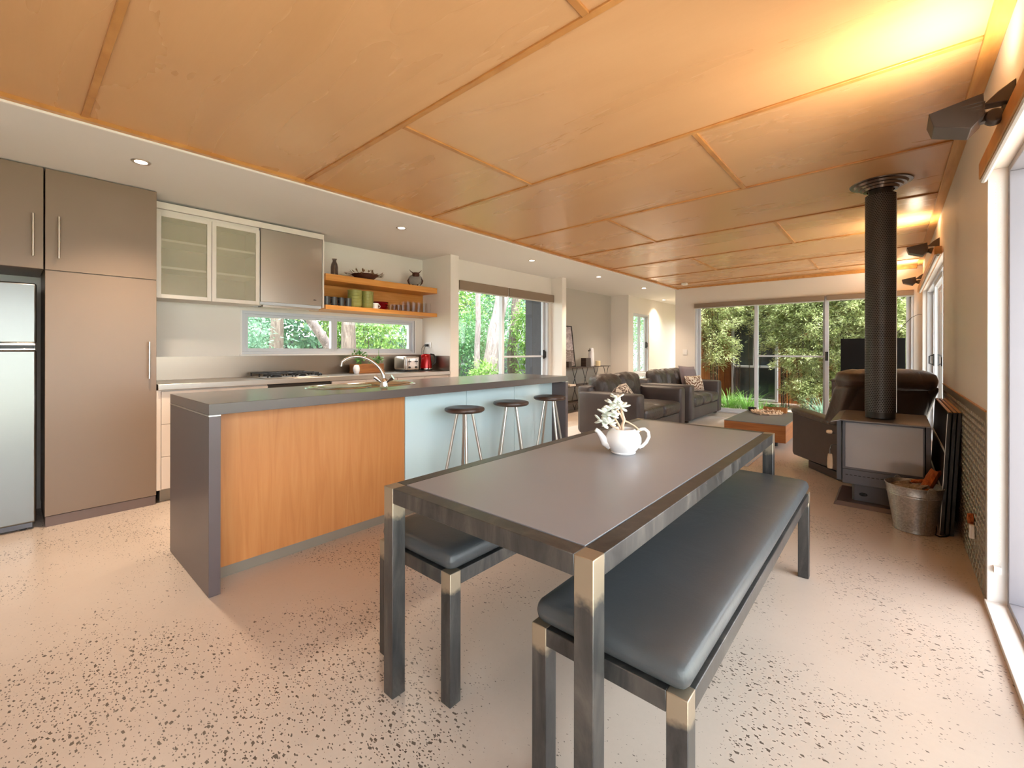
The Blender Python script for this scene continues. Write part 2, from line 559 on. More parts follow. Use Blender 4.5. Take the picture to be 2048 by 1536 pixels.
# ------------------------------------------------------------------ mesh building
class MB:
    def __init__(self):
        self.v, self.f = [], []

    def add(self, verts, faces):
        o = len(self.v)
        self.v += [tuple(p) for p in verts]
        self.f += [tuple(i + o for i in q) for q in faces]
        return self

    def box(self, x0, x1, y0, y1, z0, z1):
        v = [(x, y, z) for z in (z0, z1) for y in (y0, y1) for x in (x0, x1)]
        return self.add(v, [(0, 2, 3, 1), (4, 5, 7, 6), (0, 1, 5, 4), (2, 6, 7, 3), (0, 4, 6, 2), (1, 3, 7, 5)])

    def hexa(self, p):
        """8 points ordered like box"""
        return self.add(p, [(0, 2, 3, 1), (4, 5, 7, 6), (0, 1, 5, 4), (2, 6, 7, 3), (0, 4, 6, 2), (1, 3, 7, 5)])

    def prism(self, poly, axis, a, b):
        """extrude a 2-D polygon along axis (0,1,2); polygon gives the two other coordinates in order"""
        n = len(poly)

        def P(q, h):
            r = list(q); r.insert(axis, h)
            return tuple(r)
        v = [P(q, a) for q in poly] + [P(q, b) for q in poly]
        f = [tuple(range(n))[::-1], tuple(range(n, 2 * n))]
        f += [(i, (i + 1) % n, n + (i + 1) % n, n + i) for i in range(n)]
        return self.add(v, f)

    def lathe(self, prof, c=(0, 0, 0), seg=24, sx=1.0, sy=1.0, cap=True, axis=2):
        n = len(prof)
        v = []
        for r, h in prof:
            for k in range(seg):
                a = 2 * math.pi * k / seg
                x, y = r * math.cos(a) * sx, r * math.sin(a) * sy
                p = (x, y, h) if axis == 2 else ((x, h, y) if axis == 1 else (h, x, y))
                v.append((c[0] + p[0], c[1] + p[1], c[2] + p[2]))
        f = []
        for i in range(n - 1):
            for k in range(seg):
                k2 = (k + 1) % seg
                f.append((i * seg + k, i * seg + k2, (i + 1) * seg + k2, (i + 1) * seg + k))
        if cap:
            f.append(tuple(range(seg))[::-1])
            f.append(tuple(range((n - 1) * seg, n * seg)))
        return self.add(v, f)

    def tube(self, pts, r, seg=8, closed=False):
        pts = [Vector(p) for p in pts]
        n = len(pts)
        rr = r if isinstance(r, (list, tuple)) else [r] * n
        v, f = [], []
        up = None
        for i, p in enumerate(pts):
            if closed:
                t = (pts[(i + 1) % n] - pts[i - 1])
            else:
                t = pts[min(i + 1, n - 1)] - pts[max(i - 1, 0)]
            t.normalize()
            if up is None:
                up = Vector((0, 0, 1)) if abs(t.z) < 0.9 else Vector((1, 0, 0))
            s = t.cross(up)
            if s.length < 1e-6:
                s = t.orthogonal()
            s.normalize()
            up = s.cross(t).normalized()
            for k in range(seg):
                a = 2 * math.pi * k / seg
                v.append(p + (s * math.cos(a) + up * math.sin(a)) * rr[i])
        m = n if closed else n - 1
        for i in range(m):
            j = (i + 1) % n
            for k in range(seg):
                k2 = (k + 1) % seg
                f.append((i * seg + k, i * seg + k2, j * seg + k2, j * seg + k))
        if not closed:
            f.append(tuple(range(seg))[::-1])
            f.append(tuple(range((n - 1) * seg, n * seg)))
        return self.add(v, f)

    def rbox(self, x0, x1, y0, y1, z0, z1, r=0.04, puff=(0, 0, 0), n=8, wr=0.0, seed=0.0, shear=None):
        """rounded box, optionally puffed on each axis and wrinkled: cushions"""
        c = Vector(((x0 + x1) / 2, (y0 + y1) / 2, (z0 + z1) / 2))
        h = Vector(((x1 - x0) / 2, (y1 - y0) / 2, (z1 - z0) / 2))
        r = min(r, h.x * 0.999, h.y * 0.999, h.z * 0.999)
        idx, v, f = {}, [], []

        def samples(hh):
            inner = max(hh - r, 0)
            e = [-1 + 0.0, -0.8, -0.45]
            s = [-hh, -hh + r * 0.3, -hh + r]
            m = [-inner + 2 * inner * k / n for k in range(1, n)]
            return s + m + [-q for q in s[::-1]]
        ss = [samples(h[k]) for k in range(3)]

        def vert(p):
            key = (round(p[0], 6), round(p[1], 6), round(p[2], 6))
            if key in idx:
                return idx[key]
            q = Vector(p)
            inn = Vector([max(-(h[k] - r), min(h[k] - r, q[k])) for k in range(3)])
            d = q - inn
            if d.length > 1e-9:
                d.normalize()
            o = inn + d * r
            for k in range(3):
                if puff[k]:
                    a, b = (k + 1) % 3, (k + 2) % 3
                    w = max(0, 1 - (o[a] / h[a]) ** 2) * max(0, 1 - (o[b] / h[b]) ** 2)
                    o[k] += puff[k] * (w ** 0.6) * (o[k] / h[k])
            if wr:
                nz = noise.noise(Vector((o.x * 7 + seed, o.y * 7, o.z * 5))) + 0.5 * noise.noise(Vector((o.x * 17, o.y * 17 + seed, o.z * 13)))
                o += d * nz * wr
            o = o + c
            if shear:
                o = Vector((o.x + shear[0] * (o.z - z0), o.y + shear[1] * (o.z - z0), o.z))
            idx[key] = len(v)
            v.append(tuple(o))
            return idx[key]
        for k in range(3):
            a, b = (k + 1) % 3, (k + 2) % 3
            for sgn in (-1, 1):
                A, B = ss[a], ss[b]
                for i in range(len(A) - 1):
                    for j in range(len(B) - 1):
                        q = []
                        for (ii, jj) in ((i, j), (i + 1, j), (i + 1, j + 1), (i, j + 1)):
                            p = [0, 0, 0]
                            p[k] = sgn * h[k]; p[a] = A[ii]; p[b] = B[jj]
                            q.append(vert(p))
                        if sgn < 0:
                            q = q[::-1]
                        if len(set(q)) > 2:
                            f.append(tuple(dict.fromkeys(q)))
        return self.add(v, f)

    def leaf(self, p, d, n_, L, W, fold=0.15):
        s = d.cross(n_).normalized()
        return self.add([p, p + d * L * 0.45 + s * W - n_ * W * fold, p + d * L, p + d * L * 0.45 - s * W - n_ * W * fold], [(0, 1, 2, 3)])

    def move(self, d=(0, 0, 0), rotz=0.0, about=(0, 0)):
        ca, sa = math.cos(rotz), math.sin(rotz)
        nv = []
        for x, y, z in self.v:
            x -= about[0]; y -= about[1]
            nv.append((x * ca - y * sa + about[0] + d[0], x * sa + y * ca + about[1] + d[1], z + d[2]))
        self.v = nv
        return self

    def build(self, name, material, parent=None, bevel=0.0, angle=40, base=None, seg=2, smooth=True):
        """base: world point the mesh is measured from (taken from the parent root when given as 'w')"""
        vs = self.v
        if base is not None:
            vs = [(x - base[0], y - base[1], z - base[2]) for x, y, z in vs]
        me = bpy.data.meshes.new(name)
        me.from_pydata([tuple(p) for p in vs], [], self.f)
        me.update()
        if smooth:
            me.polygons.foreach_set('use_smooth', [True] * len(me.polygons))
            me.set_sharp_from_angle(angle=math.radians(angle))
        me.materials.append(M[material] if isinstance(material, str) else material)
        o = bpy.data.objects.new(name, me)
        COL.objects.link(o)
        if parent is not None:
            o.parent = parent
        if bevel:
            b = o.modifiers.new('bevel', 'BEVEL')
            b.width = bevel; b.segments = seg; b.limit_method = 'ANGLE'; b.angle_limit = math.radians(50)
            b.harden_normals = False
        return o


class Root:
    """a thing: an Empty at its base; parts are given in world coordinates and stored relative to it"""
    def __init__(self, name, label, cat, loc=(0, 0, 0), rotz=0.0, group=None, kind=None):
        o = bpy.data.objects.new(name, None)
        COL.objects.link(o)
        o.empty_display_size = 0.1
        o.location = loc
        o.rotation_euler = (0, 0, rotz)
        tag(o, label, cat, group, kind)
        self.o, self.loc = o, loc

    def part(self, name, mb, material, bevel=0.0, world=True, parent=None, label=None, **kw):
        c = mb.build(name, material, parent or self.o, bevel, base=self.loc if world else None, **kw)
        if label:
            c['label'] = label
        return c


def tag(o, label=None, cat=None, group=None, kind=None):
    if kind:
        o['kind'] = kind
    if label:
        o['label'] = label
    if cat:
        o['category'] = cat
    if group:
        o['group'] = group
    return o


def one(name, mb, material, label, cat, loc=None, group=None, kind=None, **kw):
    """a thing that is a single mesh, with its origin at its base"""
    if loc is None:
        a = np.array(mb.v)
        loc = (float((a[:, 0].min() + a[:, 0].max()) / 2), float((a[:, 1].min() + a[:, 1].max()) / 2), float(a[:, 2].min()))
    o = mb.build(name, material, None, base=loc, **kw)
    o.location = loc
    return tag(o, label, cat, group, kind)


def struct(name, mb, material, **kw):
    o = mb.build(name, material, None, **kw)
    return tag(o, kind='structure')


def dup(root, loc, rotz=None, label=None, group=None):
    r = root.copy()
    COL.objects.link(r)
    r.location = loc
    if rotz is not None:
        r.rotation_euler = (0, 0, rotz)
    if label:
        r['label'] = label
    if group:
        r['group'] = group
    for ch in list(root.children):
        c = ch.copy()
        COL.objects.link(c)
        c.parent = r
        for g in list(ch.children):
            d = g.copy()
            COL.objects.link(d)
            d.parent = c
    return r


# ------------------------------------------------------------------ the setting
YF = 9.0            # far wall
XR = 0.345          # right wall
XK = -4.85          # kitchen wall
ZC = 2.42           # white ceiling


def zc(x):          # raked timber ceiling
    return 2.455 + (x + 3.33) / 3.675 * 0.045


struct('ground', MB().box(-26, 0.55, -12, 26, -0.35, -0.12), 'ground')
struct('bounce_terrace', MB().box(0.55, 6.5, -8, 13, -0.35, -0.06), 'paving')  # pale paving added outside to bounce daylight up to the ceiling
struct('lawn', MB().box(6.5, 16, -12, 26, -0.35, -0.12).box(0.55, 6.5, -12, -8, -0.35, -0.12).box(0.55, 6.5, 13, 26, -0.35, -0.12), 'lawn')
struct('shade_roof', MB().box(-5.6, 1.8, -3.4, 9.4, 2.66, 2.78).box(-5.6, -3.1, 9.4, 12.6, 2.66, 2.78), 'clad_dark')  # unseen roof and eaves, added to keep direct sun out of the room
struct('floor', MB().box(-5.0, 0.47, -2.7, 12.35, -0.12, 0.0), 'floor')

b = MB()
xa, xb = -3.29, XR + 0.125
b.hexa([(xa, -2.7, zc(xa)), (xb, -2.7, zc(xb)), (xa, YF + .15, zc(xa)), (xb, YF + .15, zc(xb)),
        (xa, -2.7, 2.64), (xb, -2.7, 2.64), (xa, YF + .15, 2.64), (xb, YF + .15, 2.64)])
struct('ceiling', b, 'ply')
struct('ceiling_kitchen', MB().box(-5.0, -3.33, -2.7, 12.35, ZC, 2.64), 'ceil_white')
struct('trim_1', MB().box(-3.33, -3.318, -2.7, YF, ZC, ZC + 0.012), 'trim_white')
struct('trim_2', MB().box(-3.3295, -3.285, -2.7, YF, ZC + 0.0125, 2.462), 'batten')

# cover battens of the plywood ceiling: rows across the room with staggered short ones between
rows = [-2.06, -0.90, 0.28, 1.465, 2.65, 3.83, 5.01, 6.17, 7.36, 8.42]
b = MB()
bw, bh = 0.016, 0.010


def ceil_bar(x0, x1, y0, y1):
    b.hexa([(x0, y0, zc(x0) - bh), (x1, y0, zc(x1) - bh), (x0, y1, zc(x0) - bh), (x1, y1, zc(x1) - bh),
            (x0, y0, zc(x0) + .004), (x1, y0, zc(x1) + .004), (x0, y1, zc(x0) + .004), (x1, y1, zc(x1) + .004)])


for y in rows:
    ceil_bar(-3.285, 0.285, y - bw, y + bw)
for i in range(len(rows) - 1):
    x = -2.1 if i % 2 == 1 else -0.885
    ceil_bar(x - bw, x + bw, rows[i] + bw, rows[i + 1] - bw)
struct('trim_3', b, 'batten', bevel=0.003)
b = MB()
b.box(0.285, XR, -2.6, YF, 2.478, 2.505)
b.box(-3.28, 0.285, YF - 0.04, YF, 2.438, 2.50)
struct('trim_4', b, 'pine', bevel=0.003)

# left wall: kitchen back wall, the fins, the glazed door wall and the corridor wall
b = MB()
KW0, KW1, KZ0, KZ1 = 1.53, 3.60, 1.150, 1.585
b.box(XK - .15, XK, -2.7, KW0, 0, ZC); b.box(XK - .15, XK, KW1, 3.73, 0, ZC)
b.box(XK - .15, XK, KW0, KW1, 0, KZ0); b.box(XK - .15, XK, KW0, KW1, KZ1, ZC)
b.box(XK - .15, -4.27, 3.73, 3.87, 0, ZC)                       # fin at the kitchen's end
b.box(-4.57, -4.42, 3.87, 3.93, 0, ZC); b.box(-4.57, -4.42, 6.08, 6.14, 0, ZC)
b.box(-4.57, -4.42, 3.93, 6.08, 2.12, ZC)
b.box(-4.95, -4.20, 6.14, 6.26, 0, ZC)                          # fin beside the glazed door
b.box(-4.95, -4.42, 9.05, 9.12, 0, ZC)                          # fin at the corridor
b.box(-4.60, -4.45, 9.12, 9.36, 0, ZC); b.box(-4.60, -4.45, 10.22, 12.2, 0, ZC)
b.box(-4.60, -4.45, 9.36, 10.22, 2.04, ZC); b.box(-4.60, -4.45, 9.36, 10.22, 0, 0.1)
struct('wall_left', b, 'white')
struct('wall_recess', MB().box(-4.95, XK, 6.26, 9.05, 0, ZC), 'grey_wall')
struct('wall_outside', MB().box(-4.955, -4.575, 6.09, 6.1385, -0.12, 2.6), 'clad_dark')

b = MB()
b.box(-3.36, -2.97, YF, YF + .15, 0, 2.5); b.box(0.25, XR + .125, YF, YF + .15, 0, 2.6)
b.box(-2.97, 0.25, YF, YF + .15, 2.11, 2.5)
struct('wall_far', b, 'white')
b = MB()
b.box(-3.36, -3.24, YF + .151, 12.2, 0, ZC)
struct('wall_corridor', b, 'white')
struct('wall_cladding', MB().box(-3.239, -3.205, YF + .151, 12.2, -.1, 2.6), 'clad_y')
b = MB()
b.box(-4.60, -4.43, 12.2, 12.35, 0, ZC); b.box(-3.5, -3.24, 12.2, 12.35, 0, ZC); b.box(-4.43, -3.5, 12.2, 12.35, 2.0, ZC)
b.box(-4.43, -3.5, 12.2, 12.35, 0, 0.1)
struct('wall_corridor_end', b, 'white')

b = MB()
D4a, D4b, D3a, D3b = -2.2, 3.05, 5.40, 8.88
b.box(XR, XR + .125, -2.7, D4a, 0, 2.6); b.box(XR, XR + .125, D4b, D3a, 0, 2.6); b.box(XR, XR + .125, D3b, YF, 0, 2.6)
b.box(XR, XR + .125, D4a, D4b, 2.05, 2.6); b.box(XR, XR + .125, D3a, D3b, 2.08, 2.6)
struct('wall_right', b, 'white')
b = MB()
b.box(-5.0, XR + .125, -2.8, -2.7, 0, 2.6)
struct('wall_back', b, 'white')

# white reveals and sills of the right-hand doors
b = MB()
b.box(XR - .004, XR + .155, D4b - .014, D4b + .006, 0.02, 2.05)
b.box(XR - .012, XR + .155, D4a, D4b - .002, 0.0, 0.022)
b.box(XR - .004, XR + .155, D3a - .006, D3a + .014, 0.02, 2.08)
b.box(XR - .012, XR + .155, D3a + .01, D3b, 0.0, 0.022)
b.box(XR - .004, XR + .155, D3b - .014, D3b + .006, 0.02, 2.08)
struct('trim_5', b, 'trim_white', bevel=0.002)
b = MB()
b.box(XK - .10, XK + .012, KW0 - .02, KW1 + .02, KZ0 - .016, KZ0)
b.box(XK - .10, XK + .004, KW1, KW1 + .016, KZ0, KZ1); b.box(XK - .10, XK + .004, KW0 - .016, KW0, KZ0, KZ1)
struct('trim_6', b, 'trim_white', bevel=0.002)


def frame_set(name, plane, axis, spans, z0, z1, fw=0.045, fd=0.05, rails=(), handles=(), screens=(), mat='alu'):
    mat = 'alu_toned_down' if name == 'door_4' else mat
    """glazed frame in a wall plane; axis 1: runs along Y at x=plane, axis 0: runs along X at y=plane.
    spans: list of (a, b, offset) leaves"""
    r = Root(name, None, None, (0, 0, 0), kind='structure')

    def bx(m, a, c, p0, p1, zz0, zz1):
        if axis == 1:
            m.box(p0, p1, a, c, zz0, zz1)
        else:
            m.box(a, c, p0, p1, zz0, zz1)
    A, B = min(s[0] for s in spans), max(s[1] for s in spans)
    if name == 'door_4':
        B = 3.0                                    # its last leaf is slid open
    m = MB()
    bx(m, A - .03, B + .03, plane - .055, plane + .055, z1, z1 + .03)
    bx(m, A - .03, B + .03, plane - .055, plane + .055, z0 - .025, z0)
    bx(m, A - .03, A, plane - .055, plane + .055, z0, z1)
    bx(m, B, B + .03, plane - .055, plane + .055, z0, z1)
    r.part('outer_frame', m, mat, 0.002)
    for i, (a, c, off) in enumerate(spans):
        p = plane + off
        m = MB()
        bx(m, a, a + fw, p - fd / 2, p + fd / 2, z0, z1)
        bx(m, c - fw, c, p - fd / 2, p + fd / 2, z0, z1)
        bx(m, a + fw, c - fw, p - fd / 2, p + fd / 2, z0, z0 + fw)
        bx(m, a + fw, c - fw, p - fd / 2, p + fd / 2, z1 - fw * .8, z1)
        for (k, zz) in rails:
            if k == i:
                bx(m, a + fw, c - fw, p - fd * .35, p + fd * .35, zz - .014, zz + .014)
        sash = r.part('sash', m, mat, 0.002)
        g = MB()
        bx(g, a + fw - .004, c - fw + .004, p - .003, p + .003, z0 + fw - .004, z1 - fw * .8 + .004)
        r.part('pane', g, 'screen_glass' if i in screens else 'glass', parent=sash)
        for (k, side, zz, dirn) in handles:
            if k == i:
                h = MB()
                e = a + fw / 2 if side < 0 else c - fw / 2
                q = p + dirn * fd / 2
                lo, hi = min(q, q + dirn * .012), max(q, q + dirn * .012)
                bx(h, e - .019, e + .019, lo, hi, zz - .075, zz + .075)
                q2 = q + dirn * .045
                pts = [(e, q + dirn * .008, zz - .06), (e, q2, zz - .045), (e, q2, zz + .045), (e, q + dirn * .008, zz + .06)]
                if axis == 1:
                    pts = [(y, x, z) for (x, y, z) in pts]
                h.tube(pts, 0.009, 8)
                r.part('handle', h, 'black_plastic', parent=sash)
    return r


frame_set('window_1', XK - .06, 1, [(KW0 + .03, 2.495, 0.0), (2.495, KW1 - .03, 0.0)], KZ0 + .025, KZ1 - .03, 0.035, 0.05)
frame_set('door_1', -4.495, 1, [(3.96, 4.97, 0.02), (4.93, 6.05, -0.025)], 0.03, 2.09, 0.05, 0.035,
          rails=[(1, 1.09)], handles=[(1, 1, 1.12, 1)], screens=(1,))
frame_set('door_2', YF + .07, 0, [(-2.94, -1.86, 0.025), (-1.915, -0.80, -0.02), (-0.885, 0.22, 0.025)], 0.03, 2.08, 0.055, 0.035,
          rails=[(1, 1.093)], handles=[(1, 1, 1.10, -1)], screens=(1,))
frame_set('door_3', XR + .10, 1, [(5.44, 6.62, 0.025), (6.56, 7.76, -0.02), (7.70, 8.84, 0.025)], 0.045, 2.05, 0.055, 0.035,
          handles=[(0, 1, 1.08, -1), (1, 1, 1.08, -1)])
frame_set('door_4', XR + .115, 1, [(-2.16, -0.42, 0.022), (-0.48, 1.28, -0.018), (0.48, 2.22, 0.022)], 0.045, 2.02, 0.055, 0.035)
frame_set('window_2', -4.52, 1, [(9.39, 9.82, 0.015), (9.78, 10.19, -0.015)], 0.66, 2.01, 0.04, 0.03, handles=[(1, 1, 1.32, 1)])
frame_set('window_3', -4.52, 1, [(9.39, 10.19, 0.0)], 0.13, 0.60, 0.04, 0.03)
frame_set('window_4', 12.28, 0, [(-4.40, -3.53, 0.0)], 0.13, 1.97, 0.045, 0.04)

# tread plate wainscot on the right wall
b = MB()
b.box(XR - .006, XR, D4b + .02, D3a - .012, 0.0, 0.905)
x = XR - .006
ny, nz = int((D3a - D4b - .06) / 0.036), int(0.88 / 0.036)
for i in range(ny):
    for j in range(nz):
        cy, cz = D4b + .04 + i * .036, 0.022 + j * .036
        s = 1 if (i + j) % 2 else -1
        c, d = math.cos(0.785) * .0175, math.sin(0.785) * .0175 * s
        e, g = -math.sin(0.785) * .0062 * s, math.cos(0.785) * .0062
        b.add([(x, cy - c, cz - d), (x, cy + e, cz + g), (x, cy + c, cz + d), (x, cy - e, cz - g), (x - .0032, cy - c * .4, cz - d * .4), (x - .0032, cy + c * .4, cz + d * .4)],
              [(0, 1, 4), (1, 5, 4), (1, 2, 5), (2, 3, 5), (3, 4, 5), (3, 0, 4)])
o = struct('trim_7', b, 'tread', smooth=False)
struct('trim_8', MB().box(XR - .010, XR, D4b + .02, D3a - .012, 0.905, 0.912), 'batten')


# roller blinds
def blind(label, axis, plane, a, c, ztop, zbot, side, group, thick=0.05, mat='blind'):
    mid = (a + c) / 2
    loc = (plane, mid, zbot) if axis == 1 else (mid, plane, zbot)
    r = Root('roller_blind', label, 'blind', loc, group=group)
    p0, p1 = (plane, plane + side * thick)
    p0, p1 = min(p0, p1), max(p0, p1)
    m, k = MB(), MB()
    pm = (p0 + p1) / 2
    if axis == 1:
        m.box(p0, p1, a, c, zbot + .018, ztop)
        k.tube([(pm, a, zbot + .012), (pm, c, zbot + .012)], 0.012, 8)
    else:
        m.box(a, c, p0, p1, zbot + .018, ztop)
        k.tube([(a, pm, zbot + .012), (c, pm, zbot + .012)], 0.012, 8)
    r.part('cassette', m, mat, 0.004)
    r.part('bottom_rail', k, 'blind_rail')
    return r


blind('rolled brown blind over the garden door beside the kitchen, nearer the kitchen shelves', 1, -4.385, 3.95, 4.92, 2.125, 1.985, 1, 'blinds over the garden door')
blind('rolled brown blind over the garden door beside the kitchen, nearer the grey recess', 1, -4.385, 4.955, 6.10, 2.125, 1.985, 1, 'blinds over the garden door')
blind('long rolled brown blind over the end-wall doors, above the three-seat sofa side', 0, YF - .01, -2.965, -0.855, 2.115, 2.012, -1, 'blinds on the end wall')
blind('short rolled brown blind over the end-wall doors, behind the stove flue', 0, YF - .01, -0.825, 0.25, 2.115, 2.015, -1, 'blinds on the end wall')
blind('rolled blind along the top of the far right-hand sliding door', 1, XR - .01, 5.44, 8.84, 2.13, 2.04, -1, 'blinds on the right wall', 0.05, 'batten')
r = blind('rolled blind over the near right-hand sliding door with bead chain', 1, XR - .003, -2.15, 3.02, 2.085, 1.99, -1, 'blinds on the right wall', 0.032, 'batten')
m = MB()
for i in range(140):
    z = 1.99 - i * .0128
    m.lathe([(0.0001, -.0028), (0.0026, 0), (0.0001, .0028)], (XR + .02, 3.022, z), 5)
    m.lathe([(0.0001, -.0028), (0.0026, 0), (0.0001, .0028)], (XR + .035, 3.022, z), 5)
m.box(XR + .016, XR + .039, 3.012, 3.036, 0.165, 0.195)
r.part('bead_chain', m, 'trim_white')
m = MB()
for i in range(60):
    m.lathe([(0.0001, -.004), (0.004, 0), (0.0001, .004)], (-4.345, 4.937, 2.11 - i * .009), 5)
one('blind_chain', m, 'trim_white', 'thin bead chain hanging between the two blinds of the garden door', 'blind chain')

# ------------------------------------------------------------------ lamps of the room
DOWN = [(-3.70, 0.578), (-3.72, 2.60), (-3.72, 4.71), (-3.70, 6.48), (-3.70, 8.25), (-4.20, 10.50)]
DL = ['recessed downlight above the pantry and refrigerator', 'recessed downlight above the cooktop and shelves', 'recessed downlight above the garden door',
      'recessed downlight near the grey recess', 'recessed downlight above the corridor mouth', 'recessed downlight at the back of the corridor, by the scalloped wall']
proto = None
for (x, y), lab in zip(DOWN, DL):
    if proto is None:
        r = Root('downlight', lab, 'downlight', (x, y, ZC), group='recessed ceiling downlights')
        m = MB().lathe([(0.034, -.001), (0.048, -.006), (0.052, -.003), (0.052, 0.0)], (0, 0, 0), 28, cap=False)
        m.lathe([(0.036, 0.0), (0.034, -.004)], (0, 0, 0), 28, cap=False)
        r.part('trim_ring', m, 'brushed', world=False)
        r.part('bulb', MB().lathe([(0.0005, -.0025), (0.034, -.0025), (0.034, -.0005)], (0, 0, 0), 24), 'down_glow', world=False)
        ld = bpy.data.lights.new('downlight_beam', 'SPOT')
        ld.energy = LAMP_DOWN; ld.spot_size = math.radians(115); ld.spot_blend = 1.0
        ld.color = (1.0, 0.79, 0.58); ld.shadow_soft_size = 0.06
        lo = bpy.data.objects.new('beam', ld)
        COL.objects.link(lo); lo.parent = r.o; lo.location = (0, 0, -.02)
        proto = r.o
    else:
        dup(proto, (x, y, ZC), label=lab)


def wall_lamp():
    r = Root('wall_uplight', 'nearest bronze wall uplight, large at the upper right above the near sliding door', 'wall lamp', (XR, 2.46, 2.16), group='bronze wall uplights')
    # bracket fin on the wall (local: -x out of the wall)
    m = MB().prism([(0, .045), (0, -.042), (-.030, -.030), (-.085, -.026), (-.045, .014)], 1, -.026, .026)
    m.box(-.035, 0, -.020, .020, -.062, -.040)
    r.part('bracket', m, 'lamp', 0.003, world=False)
    m = MB().lathe([(0.0005, -.024), (.024, -.024), (.028, -.016), (.028, .016), (.024, .024), (.0005, .024)], (-.052, 0, -.072), 20, axis=1)
    m.box(-.10, -.052, -.016, .016, -.086, -.050)
    r.part('knuckle', m, 'lamp', 0.003, world=False)
    # flood head: a wedge, mouth up towards the ceiling
    w = .080
    m = MB()
    hp = []
    for yy in (-w, w):
        hp.append([(-.088, yy, -.002), (-.236, yy, -.030), (-.222, yy * .84, -.080), (-.118, yy * .78, -.118), (-.084, yy * .9, -.078)])
    n = 5
    m.add(hp[0] + hp[1], [(0, 1, 2, 3, 4), (9, 8, 7, 6, 5)] + [(i, 5 + i, 5 + (i + 1) % n, (i + 1) % n) for i in range(1, n)])
    m.add([(-.088, -w, -.002), (-.236, -w, -.030), (-.236, w, -.030), (-.088, w, -.002), (-.096, -w * .9, -.007), (-.226, -w * .9, -.031), (-.226, w * .9, -.031), (-.096, w * .9, -.007),
           (-.104, -w * .80, -.045), (-.212, -w * .80, -.062), (-.212, w * .80, -.062), (-.104, w * .80, -.045)],
          [(0, 1, 5, 4), (1, 2, 6, 5), (2, 3, 7, 6), (3, 0, 4, 7), (4, 5, 9, 8), (5, 6, 10, 9), (6, 7, 11, 10), (7, 4, 8, 11), (8, 9, 10, 11)])
    for k in range(4):
        m.box(-.088, -.080, -w * .66, w * .66, -.026 - k * .012, -.021 - k * .012)
        for sgn in (-1, 1):
            m.box(-.150 + k * .008, -.090, sgn * w * (.95 - k * .022) - .0025, sgn * w * (.95 - k * .022) + .0025, -.034 - k * .012, -.029 - k * .012)
    head = r.part('lamp_head', m, 'lamp', 0.004, world=False)
    r.part('tube', MB().tube([(-.16, -w * .6, -.045), (-.16, w * .6, -.045)], 0.006, 8), 'lamp_glow', world=False, parent=head)
    ld = bpy.data.lights.new('uplight_beam', 'SPOT')
    ld.spot_size = math.radians(160); ld.spot_blend = 1.0; ld.shadow_soft_size = .06
    ld.energy = LAMP_UP; ld.color = (1.0, 0.84, 0.62)
    lo = bpy.data.objects.new('beam', ld)
    COL.objects.link(lo); lo.parent = r.o
    lo.location = (-.160, 0, -.010)
    lo.rotation_euler = (math.pi, math.radians(-28), 0)
    return r


wl_ = wall_lamp()
dup(wl_.o, (XR, 5.88, 2.24), label='middle bronze wall uplight, above the far sliding door to the right of the flue')
dup(wl_.o, (XR, 8.62, 2.26), label='farthest bronze wall uplight, small, in the corner beside the end wall')

# ------------------------------------------------------------------ kitchen: tall units and refrigerator
XC = -4.295         # front plane of the tall units


def bar_handle(y, z0, z1, x=XC):
    m = MB()
    m.tube([(x + .032, y, z0), (x + .032, y, z1)], 0.0065, 10)
    for z in (z0 + .03, z1 - .03):
        m.tube([(x, y, z), (x + .032, y, z)], 0.004, 8)
    return m


r = Root('pantry_cabinet', 'tall taupe pantry cabinet standing right of the refrigerator', 'cabinet', (XC, .47, 0))
r.part('carcass', MB().box(XK + .01, XC - .02, .175, .765, 0.07, 2.415), 'taupe')
r.part('plinth', MB().box(XK + .02, XC - .004, .178, .762, 0.0, 0.068), 'taupe_kick')
d = r.part('door', MB().box(XC - .018, XC, .175, .765, 0.072, 1.728), 'taupe', 0.0015)
r.part('handle', bar_handle(.717, .975, 1.255), 'brushed', parent=d)
d = r.part('door', MB().box(XC - .018, XC, .175, .765, 1.734, 2.413), 'taupe', 0.0015)
r.part('handle', bar_handle(.238, 1.812, 2.095), 'brushed', parent=d)

r = Root('overhead_cabinet', 'taupe overhead cabinet above the refrigerator', 'cabinet', (XC, -.30, 1.735))
r.part('carcass', MB().box(XK + .01, XC - .02, -.76, .168, 1.735, 2.415), 'taupe')
d = r.part('door', MB().box(XC - .018, XC, -.296, .166, 1.735, 2.413), 'taupe', 0.0015)
r.part('handle', bar_handle(.119, 1.812, 2.092), 'brushed', parent=d)
d = r.part('door', MB().box(XC - .018, XC, -.76, -.30, 1.735, 2.413), 'taupe', 0.0015)
r.part('handle', bar_handle(-.715, 1.812, 2.092), 'brushed', parent=d)

XFZ = -4.315
r = Root('refrigerator', 'stainless two-door refrigerator at the left edge under the taupe cabinet', 'refrigerator', (XFZ, -.28, 0))
r.part('body', MB().box(XK + .04, XFZ - .06, -.66, .132, 0.035, 1.628), 'alu', 0.006)
d = r.part('freezer_door', MB().box(XFZ - .058, XFZ, -.665, .138, 1.235, 1.636), 'steel_v', 0.012)
r.part('handle', MB().box(XFZ - .05, XFZ + .012, -.66, .133, 1.222, 1.238), 'chrome', 0.004, parent=d)
d = r.part('fridge_door', MB().box(XFZ - .058, XFZ, -.665, .138, 0.045, 1.192), 'steel_v', 0.012)
r.part('handle', MB().box(XFZ - .05, XFZ + .012, -.66, .133, 1.190, 1.203), 'chrome', 0.004, parent=d)
r.part('grip_recess', MB().box(XFZ - .05, XFZ - .012, -.655, .128, 1.203, 1.222), 'black_plastic')
m = MB().box(XFZ - .06, XFZ - .02, -.65, .12, 0.012, 0.043)
